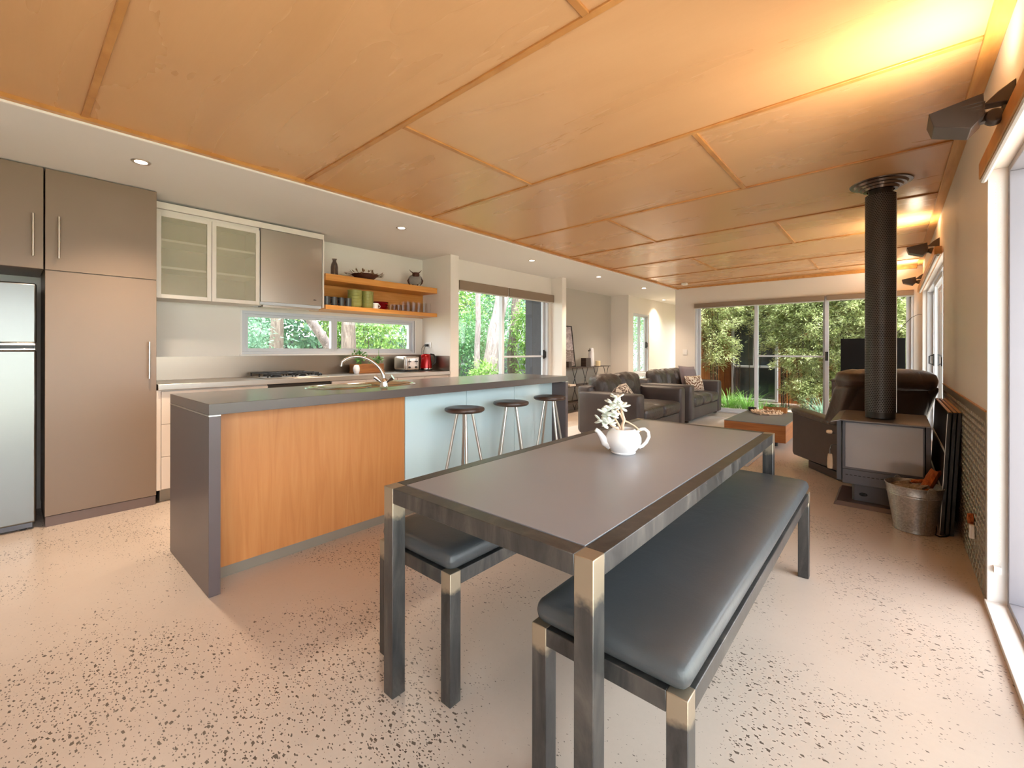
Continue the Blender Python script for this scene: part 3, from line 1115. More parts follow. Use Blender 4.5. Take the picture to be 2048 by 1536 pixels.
r.part('kick_grille', m, 'stove')
for y in (-.6, .08):
    r.part('foot', MB().lathe([(.018, 0), (.018, .012), (.010, .014), (.010, .04)], (XFZ - .05, y, 0), 12), 'black_plastic')
for y in (-.6, .08):
    r.part('foot', MB().lathe([(.018, 0), (.018, .012), (.010, .014), (.010, .04)], (XK + .1, y, 0), 12), 'black_plastic')

# base units under the steel worktop
XBF = -4.30
WT = .926


def base_unit(y0, y1, label, splits=None, doors=None):
    r = Root('base_cabinet', label, 'cabinet', (XBF, (y0 + y1) / 2, 0), group='cream base cabinets')
    r.part('carcass', MB().box(XK + .01, XBF - .02, y0 + .001, y1 - .001, .10, WT - .046), 'cream')
    r.part('plinth', MB().box(XK + .01, XBF - .05, y0 + .001, y1 - .001, 0, .099), 'kick_alu')
    if splits:
        for z0, z1 in splits:
            r.part('drawer', MB().box(XBF - .018, XBF, y0 + .002, y1 - .002, z0, z1), 'cream', 0.0015)
    for y2, y3 in doors or ():
        r.part('door', MB().box(XBF - .018, XBF, y2, y3, .105, WT - .052), 'cream', 0.0015)
    return r


base_unit(.795, 1.57, 'cream three-drawer base unit beside the tall taupe pantry', [(.105, .355), (.359, .609), (.613, .868)])
base_unit(2.172, 2.95, 'cream base unit right of the oven, behind the sink tap', None, [(2.174, 2.558), (2.562, 2.948)])
base_unit(2.952, 3.728, 'cream base unit under the toaster and kettle', None, [(2.954, 3.338), (3.342, 3.726)])
one('filler_panel', MB().box(XK + .05, XBF - .003, .7665, .794, .10, WT - .047), 'cream', 'narrow cream filler strip between the pantry and the drawers', 'panel')
r = Root('oven', 'dark built-in oven under the gas cooktop', 'oven', (XBF, 1.87, 0))
r.part('body', MB().box(XK + .03, XBF - .022, 1.575, 2.168, .10, WT - .047), 'black_enamel')
r.part('plinth', MB().box(XK + .03, XBF - .05, 1.575, 2.168, 0, .099), 'kick_alu')
d = r.part('door', MB().box(XBF - .02, XBF, 1.576, 2.167, .12, .74), 'oven', 0.003)
m = MB().tube([(XBF + .035, 1.63, .70), (XBF + .035, 2.11, .70)], .009, 10)
for y in (1.66, 2.08):
    m.tube([(XBF, y, .70), (XBF + .035, y, .70)], .006, 8)
r.part('handle', m, 'brushed', parent=d)
d = r.part('control_panel', MB().box(XBF - .02, XBF, 1.576, 2.167, .745, .872), 'oven', 0.002)
for k in range(4):
    r.part('knob', MB().lathe([(.016, 0), (.015, .02), (.0005, .021)], (XBF, 1.70 + k * .11, .81), 16, axis=0), 'brushed', parent=d)

one('worktop', MB().box(XK + .002, -4.275, .772, 3.729, WT - .045, WT), 'steel', 'long stainless worktop along the kitchen wall', 'worktop', bevel=0.003)
r = Root('splashback', 'brushed steel splashback between worktop and kitchen window', 'splashback', (XK, 2.2, WT))
r.part('back_sheet', MB().box(XK, XK + .006, .772, 3.722, WT + .001, KZ0 - .018), 'splash')
r.part('return_sheet', MB().box(XK + .007, -4.285, 3.7235, 3.7295, WT + .001, KZ0 - .03), 'splash')

# frosted wall cabinet, hood surround
XU = -4.50
r = Root('wall_cabinet', 'white-framed frosted glass wall cabinet between pantry and range hood', 'wall cabinet', (XU, 1.18, 1.615))
m = MB()
m.box(XK + .002, XU - .024, .797, .813, 1.618, 2.345); m.box(XK + .002, XU - .024, 1.553, 1.569, 1.618, 2.345)
m.box(XK + .002, XU - .024, .813, 1.553, 1.618, 1.634); m.box(XK + .002, XU - .024, .813, 1.553, 2.322, 2.345)
r.part('carcass', m, 'frost_frame')
r.part('back_panel', MB().box(XK + .002, XK + .010, .814, 1.552, 1.635, 2.321), 'cab_back')
for z in (1.865, 2.09):
    r.part('shelf', MB().box(XK + .012, XU - .026, .815, 1.551, z, z + .018), 'trim_white')
for y0, y1 in ((.799, 1.181), (1.185, 1.567)):
    m = MB()
    fw = .032
    m.box(XU - .022, XU, y0, y0 + fw, 1.618, 2.318); m.box(XU - .022, XU, y1 - fw, y1, 1.618, 2.318)
    m.box(XU - .022, XU, y0 + fw, y1 - fw, 1.618, 1.618 + fw); m.box(XU - .022, XU, y0 + fw, y1 - fw, 2.318 - fw, 2.318)
    d = r.part('door', m, 'frost_frame', 0.001)
    r.part('pane', MB().box(XU - .014, XU - .008, y0 + fw - .003, y1 - fw + .003, 1.615 + fw, 2.321 - fw), 'frost', parent=d)
one('top_rail', MB().box(XK + .002, XU - .002, .797, 2.186, 2.347, 2.40), 'frost_frame', 'cream filler rail above the frosted cabinet and hood', 'rail')
r = Root('range_hood', 'stainless range hood cover above the cooktop', 'range hood', (XU, 1.88, 1.60))
r.part('side_panel', MB().box(XK + .002, XU + .004, 2.168, 2.186, 1.632, 2.345), 'frost_frame', 0.001)
r.part('housing', MB().box(XK + .002, XU - .022, 1.575, 2.166, 1.625, 2.345), 'alu')
d = r.part('front_cover', MB().box(XU - .020, XU, 1.576, 2.165, 1.652, 2.343), 'steel', 0.002)
m = MB().box(XU, XU + .0012, 2.075, 2.105, 1.703, 1.708); m.box(XU, XU + .0012, 2.078, 2.090, 1.708, 1.713); m.box(XU, XU + .0012, 2.093, 2.103, 1.709, 1.712)
r.part('badge', m, 'black_plastic', parent=d)
r.part('lower_lip', MB().box(XU - .06, XU - .012, 1.60, 2.14, 1.602, 1.624), 'steel', 0.002)
m = MB()
for k in range(5):
    m.box(XU - .25, XU - .10, 1.64 + k * .10, 1.71 + k * .10, 1.618, 1.6245)
r.part('filter_slot', m, 'stove')

# timber shelves
r = Root('timber_shelf', 'honey timber double shelf with timber back beside the range hood', 'shelf', (-4.6, 2.9, 1.62))
XSF = -4.465
r.part('shelf_board', MB().box(XK + .020, XSF, 2.188, 3.672, 1.622, 1.668), 'shelf_wood', 0.001)
r.part('shelf_board', MB().box(XK + .020, XSF, 2.188, 3.672, 1.925, 1.995), 'shelf_wood', 0.001)
r.part('back_panel', MB().box(XK + .001, XK + .018, 2.188, 3.724, 1.622, 1.995), 'shelf_wood')
ZS1, ZS2 = 1.668, 1.995


# crockery on the lower shelf
def cup_prof(r0_, r1_, h, t=.004):
    return [(.0005, .0), (r0_, .0), (r0_ * 1.03, .004), (r1_, h), (r1_ - t, h), (r0_ - t, .008), (.0005, .008)]


def handle_pts(r_, z0, z1, out, a=0.0):
    p = []
    for k in range(9):
        t = math.pi * k / 8
        q = r_ + math.sin(t) * out
        p.append((q * math.cos(a), q * math.sin(a), (z0 + z1) / 2 + (z1 - z0) / 2 * math.cos(t)))
    return p


XM = -4.545
mugs = [(2.238, 'charcoal mug nearest the range hood on the lower shelf'), (2.318, 'charcoal mug second from the range hood on the lower shelf'),
        (2.400, 'charcoal mug third from the range hood on the lower shelf'), (2.482, 'charcoal mug beside the tall olive bowls on the lower shelf')]
proto = None
for y, lab in mugs:
    if proto is None:
        r = Root('mug', lab, 'mug', (XM, y, ZS1), group='charcoal mugs in a row')
        r.part('cup', MB().lathe(cup_prof(.032, .036, .095), (0, 0, 0), 24, cap=False), 'mug', world=False)
        r.part('handle', MB().tube(handle_pts(.033, .018, .08, .024, math.pi / 2 * .9), .0045, 7), 'mug', world=False)
        proto = r.o
    else:
        dup(proto, (XM, y, ZS1), label=lab)

# stacks of olive bowls
bm_ = MB().lathe([(.0005, 0), (.058, 0), (.062, .006), (.076, .026), (.077, .046), (.081, .056), (.077, .058), (.072, .044), (.055, .010), (.0005, .010)], (0, 0, 0), 30, cap=False)
me_ = None
for sx, n, nm in ((2.573, 5, 'left'), (2.727, 5, 'right')):
    sc = 1.0 if nm == 'left' else .86
    for k in range(n):
        pos = ['bottom', 'second', 'middle', 'fourth', 'top'][k]
        lab = f'olive green bowl, {pos} of the {"wider stack beside the charcoal mugs" if nm == "left" else "narrower stack beside the white cup"}'
        if me_ is None:
            o = bm_.build('bowl', 'green_bowl')
            me_ = o
        else:
            o = me_.copy()
            COL.objects.link(o)
        o.location = (XM - .02, sx, ZS1 + k * .0345)
        o.scale = (sc, sc, 1)
        tag(o, lab, 'bowl', 'stacked olive bowls')
r = Root('cup', 'small white cup in front of the red plates', 'cup', (XM + .01, 2.812, ZS1))
r.part('cup_body', MB().lathe(cup_prof(.030, .038, .068), (0, 0, 0), 24, cap=False), 'ceramic', world=False)
r.part('handle', MB().tube(handle_pts(.034, .014, .055, .024, math.pi / 2 * .9), .0045, 7), 'ceramic', world=False)
pl = MB().lathe([(.0005, 0), (.055, 0), (.057, .006), (.094, .017), (.097, .022), (.092, .022), (.056, .010), (.0005, .010)], (0, 0, 0), 32, cap=False)
me_ = None
for k in range(6):
    pos = ['lowest', 'second from the bottom', 'third from the bottom', 'third from the top', 'second from the top', 'topmost'][k]
    if me_ is None:
        o = pl.build('plate', 'red_plate'); me_ = o
    else:
        o = me_.copy(); COL.objects.link(o)
    o.location = (XM - .07, 2.925, ZS1 + k * .0145)
    tag(o, f'crimson plate, {pos} in the stack beside the drinking glasses', 'plate', 'stacked crimson plates')


def tumbler(r_, h):
    return MB().lathe([(.0005, 0), (r_ * .86, 0), (r_, h), (r_ - .002, h), (r_ * .86 - .002, .006), (.0005, .006)], (0, 0, 0), 20, cap=False)


me_ = None
short = [(0, 3.065), (1, 3.065), (0, 3.125), (1, 3.125), (0, 3.185), (1, 3.185)]
names = ['first', 'second', 'third']
for row, y in short:
    if me_ is None:
        o = tumbler(.027, .078).build('drinking_glass', 'clear'); me_ = o
    else:
        o = me_.copy(); COL.objects.link(o)
    o.location = (XM + .01 - row * .075, y, ZS1)
    tag(o, f'short clear glass, {names[int(round((y - 3.065) / .06))]} from the red plates in the {"front" if row == 0 else "back"} row', 'glass', 'short glasses on the shelf')
me_ = None
names = ['first', 'second', 'third', 'fourth', 'last']
for row in (0, 1):
    for k in range(5):
        y = 3.255 + k * .082
        if me_ is None:
            o = tumbler(.033, .128).build('drinking_glass', 'clear'); me_ = o
        else:
            o = me_.copy(); COL.objects.link(o)
        o.location = (XM + .012 - row * .09, y, ZS1)
        tag(o, f'tall clear tumbler, {names[k]} from the short glasses in the {"front" if row == 0 else "back"} row', 'glass', 'tall tumblers on the shelf')

# ornaments on the upper shelf
r = Root('glass_vase', 'smoked glass bottle vase holding a candle on the upper shelf', 'vase', (XM, 2.322, ZS2))
r.part('vessel', MB().lathe([(.0005, 0), (.036, 0), (.038, .01), (.038, .09), (.032, .125), (.020, .150), (.019, .165), (.028, .180), (.026, .180), (.016, .165), (.017, .150), (.029, .124), (.035, .09), (.035, .012), (.0005, .008)], (0, 0, 0), 24, cap=False), 'smoke', world=False)
r.part('candle', MB().lathe([(.0005, .012), (.008, .012), (.007, .115), (.0005, .118)], (0, 0, 0), 12), 'candle', world=False)
r = Root('metal_bowl', 'rusty iron bowl of metal leaves and twigs on the upper shelf', 'bowl', (XM - .02, 2.70, ZS2))
r.part('dish', MB().lathe([(.0005, 0), (.085, 0), (.152, .058), (.147, .058), (.082, .006), (.0005, .006)], (0, 0, 0), 36, cap=False), 'rust', world=False)
m = MB()
q = random.Random(3)
for k in range(44):
    a = q.uniform(0, 6.283)
    e = q.uniform(.05, .5)
    p = Vector((math.cos(a) * .12, math.sin(a) * .12, .045))
    d = Vector((math.cos(a) * math.cos(e), math.sin(a) * math.cos(e), math.sin(e)))
    L = q.uniform(.06, .12)
    m.tube([p, p + d * L * .8], .0016, 5)
    for t in range(2):
        dd = (d + Vector((q.uniform(-.5, .5), q.uniform(-.5, .5), q.uniform(-.2, .4)))).normalized()
        m.leaf(p + d * L * .6, dd, Vector((0, 0, 1)), .05, .009)
r.part('leaf_cluster', m, 'rust_light', world=False)
r = Root('owl_ornament', 'round stone owl with rusty metal head and horns on the upper shelf', 'ornament', (XM, 3.385, ZS2), rotz=math.radians(-40))
m = MB().lathe([(.0005, .022), (.045, .026), (.078, .05), (.088, .085), (.080, .118), (.05, .142), (.0005, .148)], (0, 0, 0), 28, sx=.42, cap=False)
r.part('body', m, 'stone', world=False)
m = MB().lathe([(.0005, .118), (.036, .120), (.046, .135), (.043, .165), (.03, .172), (.0005, .173)], (.022, .008, 0), 20, sx=.75, cap=False)
m.tube([(.03, -.028, .165), (.03, -.052, .182), (.03, -.074, .206)], [.007, .005, .002], 7)
m.tube([(.03, .040, .165), (.03, .060, .180), (.03, .078, .200)], [.007, .005, .002], 7)
m.prism([(-.012, .135), (.012, .135), (0, .112)], 0, .052, .062)
r.part('head', m, 'rust', world=False)
for s in (-1, 1):
    m = MB()
    m.tube([(.012, s * .074, .10), (.016, s * .090, .07), (.016, s * .082, .04), (.012, s * .058, .012)], [.006, .010, .009, .005], 8)
    r.part('wing', m, 'rust', world=False)
    r.part('foot', MB().tube([(.012, s * .028, .03), (.012, s * .028, .006), (.035, s * .032, .004)], .005, 7), 'rust', world=False)

# cooktop
r = Root('gas_cooktop', 'four-burner gas cooktop set in the steel worktop', 'cooktop', (-4.58, 1.86, WT))
r.part('tray', MB().box(-4.80, -4.34, 1.56, 2.16, WT + .0005, WT + .009), 'steel', 0.004)
for i, (x, y, rr) in enumerate(((-4.68, 1.70, .038), (-4.68, 1.95, .05), (-4.46, 1.70, .05), (-4.46, 1.95, .034))):
    m = MB().lathe([(rr, 0), (rr, .012), (rr * .8, .016), (rr * .8, .022), (.0005, .023)], (x, y, WT + .009), 20)
    r.part('burner', m, 'black_enamel')
for (y0, y1) in ((1.585, 1.815), (1.835, 2.065)):
    m = MB()
    zt = WT + .048
    for x in (-4.78, -4.57, -4.36):
        m.box(x - .005, x + .005, y0, y1, zt - .010, zt)
    for y in (y0 + .004, y1 - .004):
        m.box(-4.78, -4.36, y - .005, y + .005, zt - .010, zt)
        for x in (-4.78, -4.57, -4.36):
            m.box(x - .005, x + .005, y - .005, y + .005, WT + .009, zt)
    for x in (-4.68, -4.46):
        m.box(x - .09, x + .09, (y0 + y1) / 2 - .004, (y0 + y1) / 2 + .004, zt - .008, zt + .003)
        m.box(x - .004, x + .004, y0, y1, zt - .008, zt + .003)
    r.part('trivet', m, 'black_enamel', 0.001)
for k in range(4):
    r.part('knob', MB().lathe([(.018, 0), (.017, .018), (.006, .026), (.0005, .026)], (-4.70 + k * .09, 2.115, WT + .009), 16), 'black_plastic')

# planter, jar
r = Root('planter_box', 'low timber planter of herbs on the worktop under the window', 'planter', (-4.68, 2.80, WT))
x0, x1, y0, y1 = -4.735, -4.625, 2.605, 2.985
m = MB()
m.box(x0, x1, y0, y1, WT + .0005, WT + .012)
m.box(x1 - .012, x1, y0, y1, WT + .012, WT + .105); m.box(x0, x0 + .012, y0, y1, WT + .012, WT + .105)
m.box(x0 + .012, x1 - .012, y0, y0 + .012, WT + .012, WT + .105); m.box(x0 + .012, x1 - .012, y1 - .012, y1, WT + .012, WT + .105)
m.box(x0 - .006, x1 + .014, y0 - .005, y1 + .005, WT + .0005, WT + .018)
r.part('box', m, 'planter', 0.001)
r.part('soil', MB().box(x0 + .0125, x1 - .0125, y0 + .0125, y1 - .0125, WT + .05, WT + .092), 'soil')


def bush(m, c, rad, n, L, W, q, stems=0):
    sm = MB()
    for k in range(n):
        d = Vector((q.gauss(0, 1), q.gauss(0, 1), q.gauss(0, 1))).normalized() * (q.random() ** .4)
        p = Vector((c[0] + d.x * rad[0], c[1] + d.y * rad[1], c[2] + d.z * rad[2]))
        dd = (Vector((d.x, d.y, d.z * .5 + .2)) + Vector((q.uniform(-.7, .7), q.uniform(-.7, .7), q.uniform(-.7, .5)))).normalized()
        m.leaf(p, dd, Vector((q.uniform(-.5, .5), q.uniform(-.5, .5), 1)).normalized(), L * q.uniform(.6, 1.3), W * q.uniform(.7, 1.2))
    return m


q = random.Random(5)
zt = WT + .09
for (y, h, rad, n, lab) in ((2.70, .115, (.06, .075, .075), 170, 'tall leafy herb'), (2.86, .05, (.04, .05, .035), 60, 'low herb'), (2.95, .06, (.04, .05, .04), 70, 'low herb')):
    m = bush(MB(), (-4.68, y, zt + h), rad, n, .034, .010, q)
    for k in range(7):
        m.tube([(-4.68 + q.uniform(-.02, .02), y + q.uniform(-.02, .02), zt - .01), (-4.68 + q.uniform(-.05, .05), y + q.uniform(-.06, .06), zt + h + rad[2] * .6)], .0018, 5)
    if y == 2.95:
        m.tube([(-4.68, y - .01, zt), (-4.675, y - .004, zt + .09), (-4.68, y, zt + .19)], [.004, .004, .002], 6)
    r.part('herb_plant', m, 'herb')
one('jar', MB().lathe([(.0005, 0), (.026, 0), (.036, .03), (.037, .06), (.028, .092), (.020, .098), (.0005, .100)], (-4.575, 2.60, WT), 22, cap=False), 'ceramic', 'small white egg-shaped jar at the planter box corner', 'jar')

# toaster, kettle, outlet
r = Root('toaster', 'stainless four-slot toaster on the worktop beside the red kettle', 'toaster', (-4.65, 3.33, WT))
r.part('shell', MB().rbox(-4.77, -4.535, 3.215, 3.435, WT + .016, WT + .190, r=.032, n=4), 'steel')
r.part('end_panel', MB().rbox(-4.540, -4.515, 3.222, 3.428, WT + .020, WT + .182, r=.012, n=3), 'brushed')
r.part('base', MB().box(-4.765, -4.53, 3.22, 3.43, WT + .0005, WT + .018), 'black_plastic', 0.004)
for y in (3.275, 3.375):
    r.part('slot', MB().box(-4.74, -4.575, y - .014, y + .014, WT + .1855, WT + .1912), 'black_enamel')
    r.part('lever', MB().box(-4.516, -4.498, y - .016, y + .016, WT + .118, WT + .130).box(-4.518, -4.5135, y - .003, y + .003, WT + .085, WT + .155), 'black_plastic')
    r.part('knob', MB().lathe([(.015, 0), (.013, .014), (.0005, .015)], (-4.5155, y, WT + .052), 14, axis=0), 'black_plastic')
r = Root('kettle', 'shiny red electric kettle with black handle at the end of the worktop', 'kettle', (-4.62, 3.61, WT))
kx, ky = -4.60, 3.60
r.part('power_base', MB().lathe([(.0005, 0), (.078, 0), (.080, .012), (.07, .018), (.0005, .018)], (kx, ky, WT + .0005), 28), 'black_plastic')
r.part('steel_band', MB().lathe([(.077, .019), (.077, .032)], (kx, ky, WT), 28), 'chrome')
r.part('body', MB().lathe([(.0005, .030), (.076, .030), (.076, .05), (.064, .17), (.058, .205), (.045, .216), (.0005, .220)], (kx, ky, WT), 32, cap=False), 'kettle')
m = MB().tube([(kx + .02, ky + .05, WT + .212), (kx + .04, ky + .090, WT + .205), (kx + .050, ky + .115, WT + .165), (kx + .048, ky + .112, WT + .10), (kx + .036, ky + .072, WT + .065)], [.011, .013, .013, .012, .009], 9)
r.part('handle', m, 'black_plastic')
r.part('spout', MB().prism([(kx - .015, WT + .206), (kx + .015, WT + .206), (kx + .012, WT + .165), (kx - .012, WT + .165)], 1, ky - .078, ky - .050), 'kettle', 0.004)
r = Root('power_outlet', 'white power outlet with black plug above the red kettle', 'outlet', (-4.70, 3.728, 1.255))
r.part('plate', MB().box(-4.765, -4.65, 3.7205, 3.7298, 1.225, 1.295), 'trim_white', 0.002)
m = MB().box(-4.735, -4.700, 3.678, 3.7205, 1.240, 1.272)
m.tube([(-4.72, 3.680, 1.256), (-4.725, 3.655, 1.250), (-4.725, 3.628, 1.22), (-4.70, 3.605, 1.15), (-4.68, 3.590, 1.05), (-4.67, 3.575, .945)], .003, 6)
m.tube([(-4.71, 3.680, 1.252), (-4.70, 3.660, 1.235), (-4.71, 3.64, 1.17), (-4.705, 3.62, 1.05), (-4.69, 3.55, .945)], .003, 6)
r.part('plug', m, 'black_plastic', 0.002)

# ------------------------------------------------------------------ island bench
XI0, XI1 = -3.24, -2.484
YI0, YI1 = .642, 3.738
XG = -2.650
r = Root('island_worktop', 'charcoal island bench top with waterfall end panels', 'worktop', (-2.86, 2.19, 0))
r.part('top_slab', MB().box(XI0, XI1, YI0, YI1, .880, .934), 'char_top', 0.0015)
r.part('end_panel', MB().box(XI0, XI1, YI0, YI0 + .050, 0.001, .873), 'char', 0.0015)
r.part('end_panel', MB().box(XI0, XI1, YI1 - .042, YI1, 0.001, .873), 'char', 0.0015)
r.part('reveal_strip', MB().box(XI0 + .001, XI1 + .001, YI0 - .001, YI0 + .050, .8735, .8795), 'brushed')
r.part('reveal_strip', MB().box(XI0 + .001, XI1 + .001, YI1 - .042, YI1 + .001, .8735, .8795), 'brushed')


def island_unit(name, y0, y1, label, front, group=None):
    r = Root(name, label, 'cabinet', (-2.9, (y0 + y1) / 2, 0), group=group)
    r.part('carcass', MB().box(XI0 + .02, XG - .021, y0 + .0005, y1 - .0005, .058, .872), 'cream')
    r.part('front_panel', MB().box(XG - .020, XG, y0 + .0015, y1 - .0015, .058, .872), front, 0.001)
    r.part('plinth', MB().box(XI0 + .07, XG - .006, y0 + .0005, y1 - .0005, 0.0, .056), 'kick_alu')
    return r


island_unit('island_cabinet', .694, 1.884, 'oak-fronted island cabinet nearest the charcoal end panel', 'oak')
island_unit('island_cabinet', 1.886, 2.489, 'pale green glass-fronted island cabinet next to the oak panel', 'backglass', 'glass-fronted island cabinets')
island_unit('island_cabinet', 2.491, 3.093, 'pale green glass-fronted island cabinet in the middle of the stools', 'backglass', 'glass-fronted island cabinets')
island_unit('island_cabinet', 3.095, 3.694, 'pale green glass-fronted island cabinet at the living room end', 'backglass', 'glass-fronted island cabinets')

ZI = .934
r = Root('sink', 'oval stainless sink with drainer set in the charcoal island top', 'sink', (-2.95, 1.72, ZI))


def oval(m, cx, cy, a, bb, prof, seg=44, pw=2.6):
    n = len(prof)
    v = []
    for s, h in prof:
        for k in range(seg):
            t = 2 * math.pi * k / seg
            c, sn = math.cos(t), math.sin(t)
            v.append((cx + math.copysign(abs(c) ** (2 / pw), c) * a * s, cy + math.copysign(abs(sn) ** (2 / pw), sn) * bb * s, h))
    f = [(i * seg + k, i * seg + (k + 1) % seg, (i + 1) * seg + (k + 1) % seg, (i + 1) * seg + k) for i in range(n - 1) for k in range(seg)]
    f.append(tuple(range((n - 1) * seg, n * seg)))
    return m.add(v, f)


scx, scy = -2.955, 1.74
r.part('rim', oval(MB(), scx, scy, .215, .415, [(1.0, ZI + .0005), (.985, ZI + .005), (.95, ZI + .006), (.93, ZI + .002), (.925, ZI + .0012)]), 'chrome')
r.part('bowl', oval(MB(), scx, scy - .16, .160, .175, [(1.0, ZI + .0075), (.96, ZI + .0045), (.80, ZI + .0022), (.5, ZI + .0018)], pw=2.2), 'steel')
m = MB()
for k in range(6):
    m.tube([(scx - .12 + k * .045, scy + .08, ZI + .004), (scx - .12 + k * .045, scy + .33, ZI + .004)], .005, 6)
r.part('drainer', m, 'chrome')
tx, ty = -2.672, 1.725
r = Root('kitchen_tap', 'chrome swan-neck tap with two handles behind the island sink', 'tap', (tx, ty, ZI))
m = MB().lathe([(.028, 0), (.026, .008), (.024, .03), (.020, .055), (.012, .062), (.0005, .064)], (tx, ty, ZI + .0065), 20)
r.part('tap_body', m, 'chrome')
sp = []
for k in range(15):
    t = k / 14
    # rises, leans back over the bowl and hooks down
    P0, P1, P2, P3 = Vector((tx, ty, ZI + .06)), Vector((tx, ty, ZI + .15)), Vector((tx - .09, ty - .10, ZI + .255)), Vector((tx - .155, ty - .185, ZI + .205))
    sp.append(P0 * (1 - t) ** 3 + P1 * 3 * t * (1 - t) ** 2 + P2 * 3 * t * t * (1 - t) + P3 * t ** 3)
sp += [sp[-1] + Vector((-.022, -.026, -.022)), sp[-1] + Vector((-.028, -.032, -.055))]
r.part('spout', MB().tube(sp, [.013] * 3 + [.0105] * 14, 12), 'chrome')
for s in (-1, 1):
    d = Vector((r0.x, r0.y, 0)) * s
    p = Vector((tx, ty, ZI + .04))
    m = MB().tube([p + d * .018, p + d * .034 + Vector((0, 0, .012)), p + d * .050 + Vector((0, 0, .026)), p + d * .062 + Vector((0, 0, .034))], [.009, .011, .019, .021], 10)
    r.part('tap_handle', m, 'chrome')

# bar stools
SL = ['bar stool nearest the oak panel, round walnut seat on steel legs', 'middle one of the three walnut-topped bar stools at the island', 'bar stool farthest from the oak panel, before the charcoal end panel']
proto = None
for (y, rot_), lab in zip(((2.255, .15), (2.785, .78), (3.335, .40)), SL):
    if proto is None:
        r = Root('bar_stool', lab, 'stool', (-2.42, y, 0), rotz=rot_, group='walnut bar stools at the island')
        r.part('seat', MB().lathe([(.0005, .735), (.135, .735), (.148, .745), (.150, .755), (.146, .764), (.120, .770), (.06, .766), (.0005, .764)], (0, 0, 0), 40, cap=False), 'walnut', world=False)
        for k in range(4):
            a = math.pi / 4 + k * math.pi / 2
            c, s = math.cos(a), math.sin(a)
            r.part('leg', MB().tube([(.055 * c, .055 * s, .7345), (.195 * c, .195 * s, 0.001)], .0105, 12), 'brushed', world=False)
        proto = r.o
    else:
        dup(proto, (-2.42, y, 0), rot_, label=lab)

# ------------------------------------------------------------------ dining table and benches
TX0, TX1, TY0, TY1, TZ = -1.342, -.508, .868, 2.895, .724


def steel_frame(r, x0, x1, y0, y1, ztop, s, legmat):
    for x in (x0, x1 - s):
        for y in (y0, y1 - s):
            r.part('leg', MB().box(x, x + s, y, y + s, 0.0005, ztop), legmat, 0.002)
    for x in (x0, x1 - s):
        r.part('side_rail', MB().box(x, x + s, y0 + s + .0002, y1 - s - .0002, ztop - s, ztop), 'raw', 0.002)
    for y in (y0, y1 - s):
        r.part('end_rail', MB().box(x0 + s + .0002, x1 - s - .0002, y, y + s, ztop - s, ztop), 'raw', 0.002)


r = Root('dining_table', 'long raw steel dining table with slate grey top and white teapot', 'table', ((TX0 + TX1) / 2, (TY0 + TY1) / 2, 0))
s = .052
steel_frame(r, TX0, TX1, TY0, TY1, TZ, s, 'raw_table')
r.part('tabletop', MB().box(TX0 + s + .003, TX1 - s - .003, TY0 + s + .003, TY1 - s - .003, TZ - .012, TZ + .001), 'table_top', 0.0008)
r.part('under_tray', MB().box(TX0 + s, TX1 - s, TY0 + s, TY1 - s, TZ - .030, TZ - .014), 'raw')


def bench(x0, x1, y0, y1, label):
    r = Root('bench', label, 'bench', ((x0 + x1) / 2, (y0 + y1) / 2, 0), group='black padded benches')
    s = .048
    steel_frame(r, x0, x1, y0, y1, .448, s, 'raw_bench')
    r.part('seat_board', MB().box(x0 + s, x1 - s, y0 + s, y1 - s, .425, .4475), 'screen_black')
    c = MB().rbox(x0 + .001, x1 - .001, y0 + .002, y1 - .002, .4485, .512, r=.030, puff=(0, 0, .010), n=10)
    r.part('cushion', c, 'vinyl', angle=70)
    return r


bench(-.752, -.328, .955, 2.800, 'black padded steel bench on the fireplace side of the dining table')
bench(-1.533, -1.112, .972, 2.800, 'black padded steel bench between dining table and kitchen island')

# teapot planter
tpx, tpy = -.935, 1.865
AX = r0.copy()
r = Root('teapot', 'white teapot used as a planter on the dining table', 'teapot', (tpx, tpy, TZ + .001))
m = MB().lathe([(.0005, .0), (.052, .0), (.056, .006), (.054, .010), (.072, .032), (.081, .055), (.080, .074), (.070, .096), (.054, .110), (.050, .113), (.047, .110), (.047, .094), (.0005, .090)], (0, 0, 0), 40, cap=False)
r.part('body', m, 'ceramic', world=False, angle=60)
m = MB().tube([AX * -.060 + Vector((0, 0, .040)), AX * -.085 + Vector((0, 0, .052)), AX * -.100 + Vector((0, 0, .078)), AX * -.116 + Vector((0, 0, .100)), AX * -.128 + Vector((0, 0, .108))], [.026, .021, .014, .0105, .0095], 14)
r.part('spout', m, 'ceramic', world=False, angle=60)
m = MB().tube([AX * .066 + Vector((0, 0, .100)), AX * .080 + Vector((0, 0, .110)), AX * .098 + Vector((0, 0, .111)), AX * .114 + Vector((0, 0, .098)), AX * .118 + Vector((0, 0, .075)), AX * .106 + Vector((0, 0, .050)), AX * .088 + Vector((0, 0, .032)), AX * .072 + Vector((0, 0, .026))], .0075, 10)
r.part('handle', m, 'ceramic', world=False, angle=60)
r.part('soil', MB().lathe([(.0005, .098), (.0465, .098)], (0, 0, 0), 28), 'soil', world=False)

r = Root('succulent', 'pale grey-green succulent with trailing stems growing in the teapot', 'plant', (tpx, tpy, TZ + .099))
TZP = TZ + .099


def P_im(h, v, dpt=0.0):    # offsets seen from the room's front: h along the teapot axis, v up, dpt away
    return Vector((tpx, tpy, TZP)) + AX * h + fv * dpt + Vector((0, 0, v))


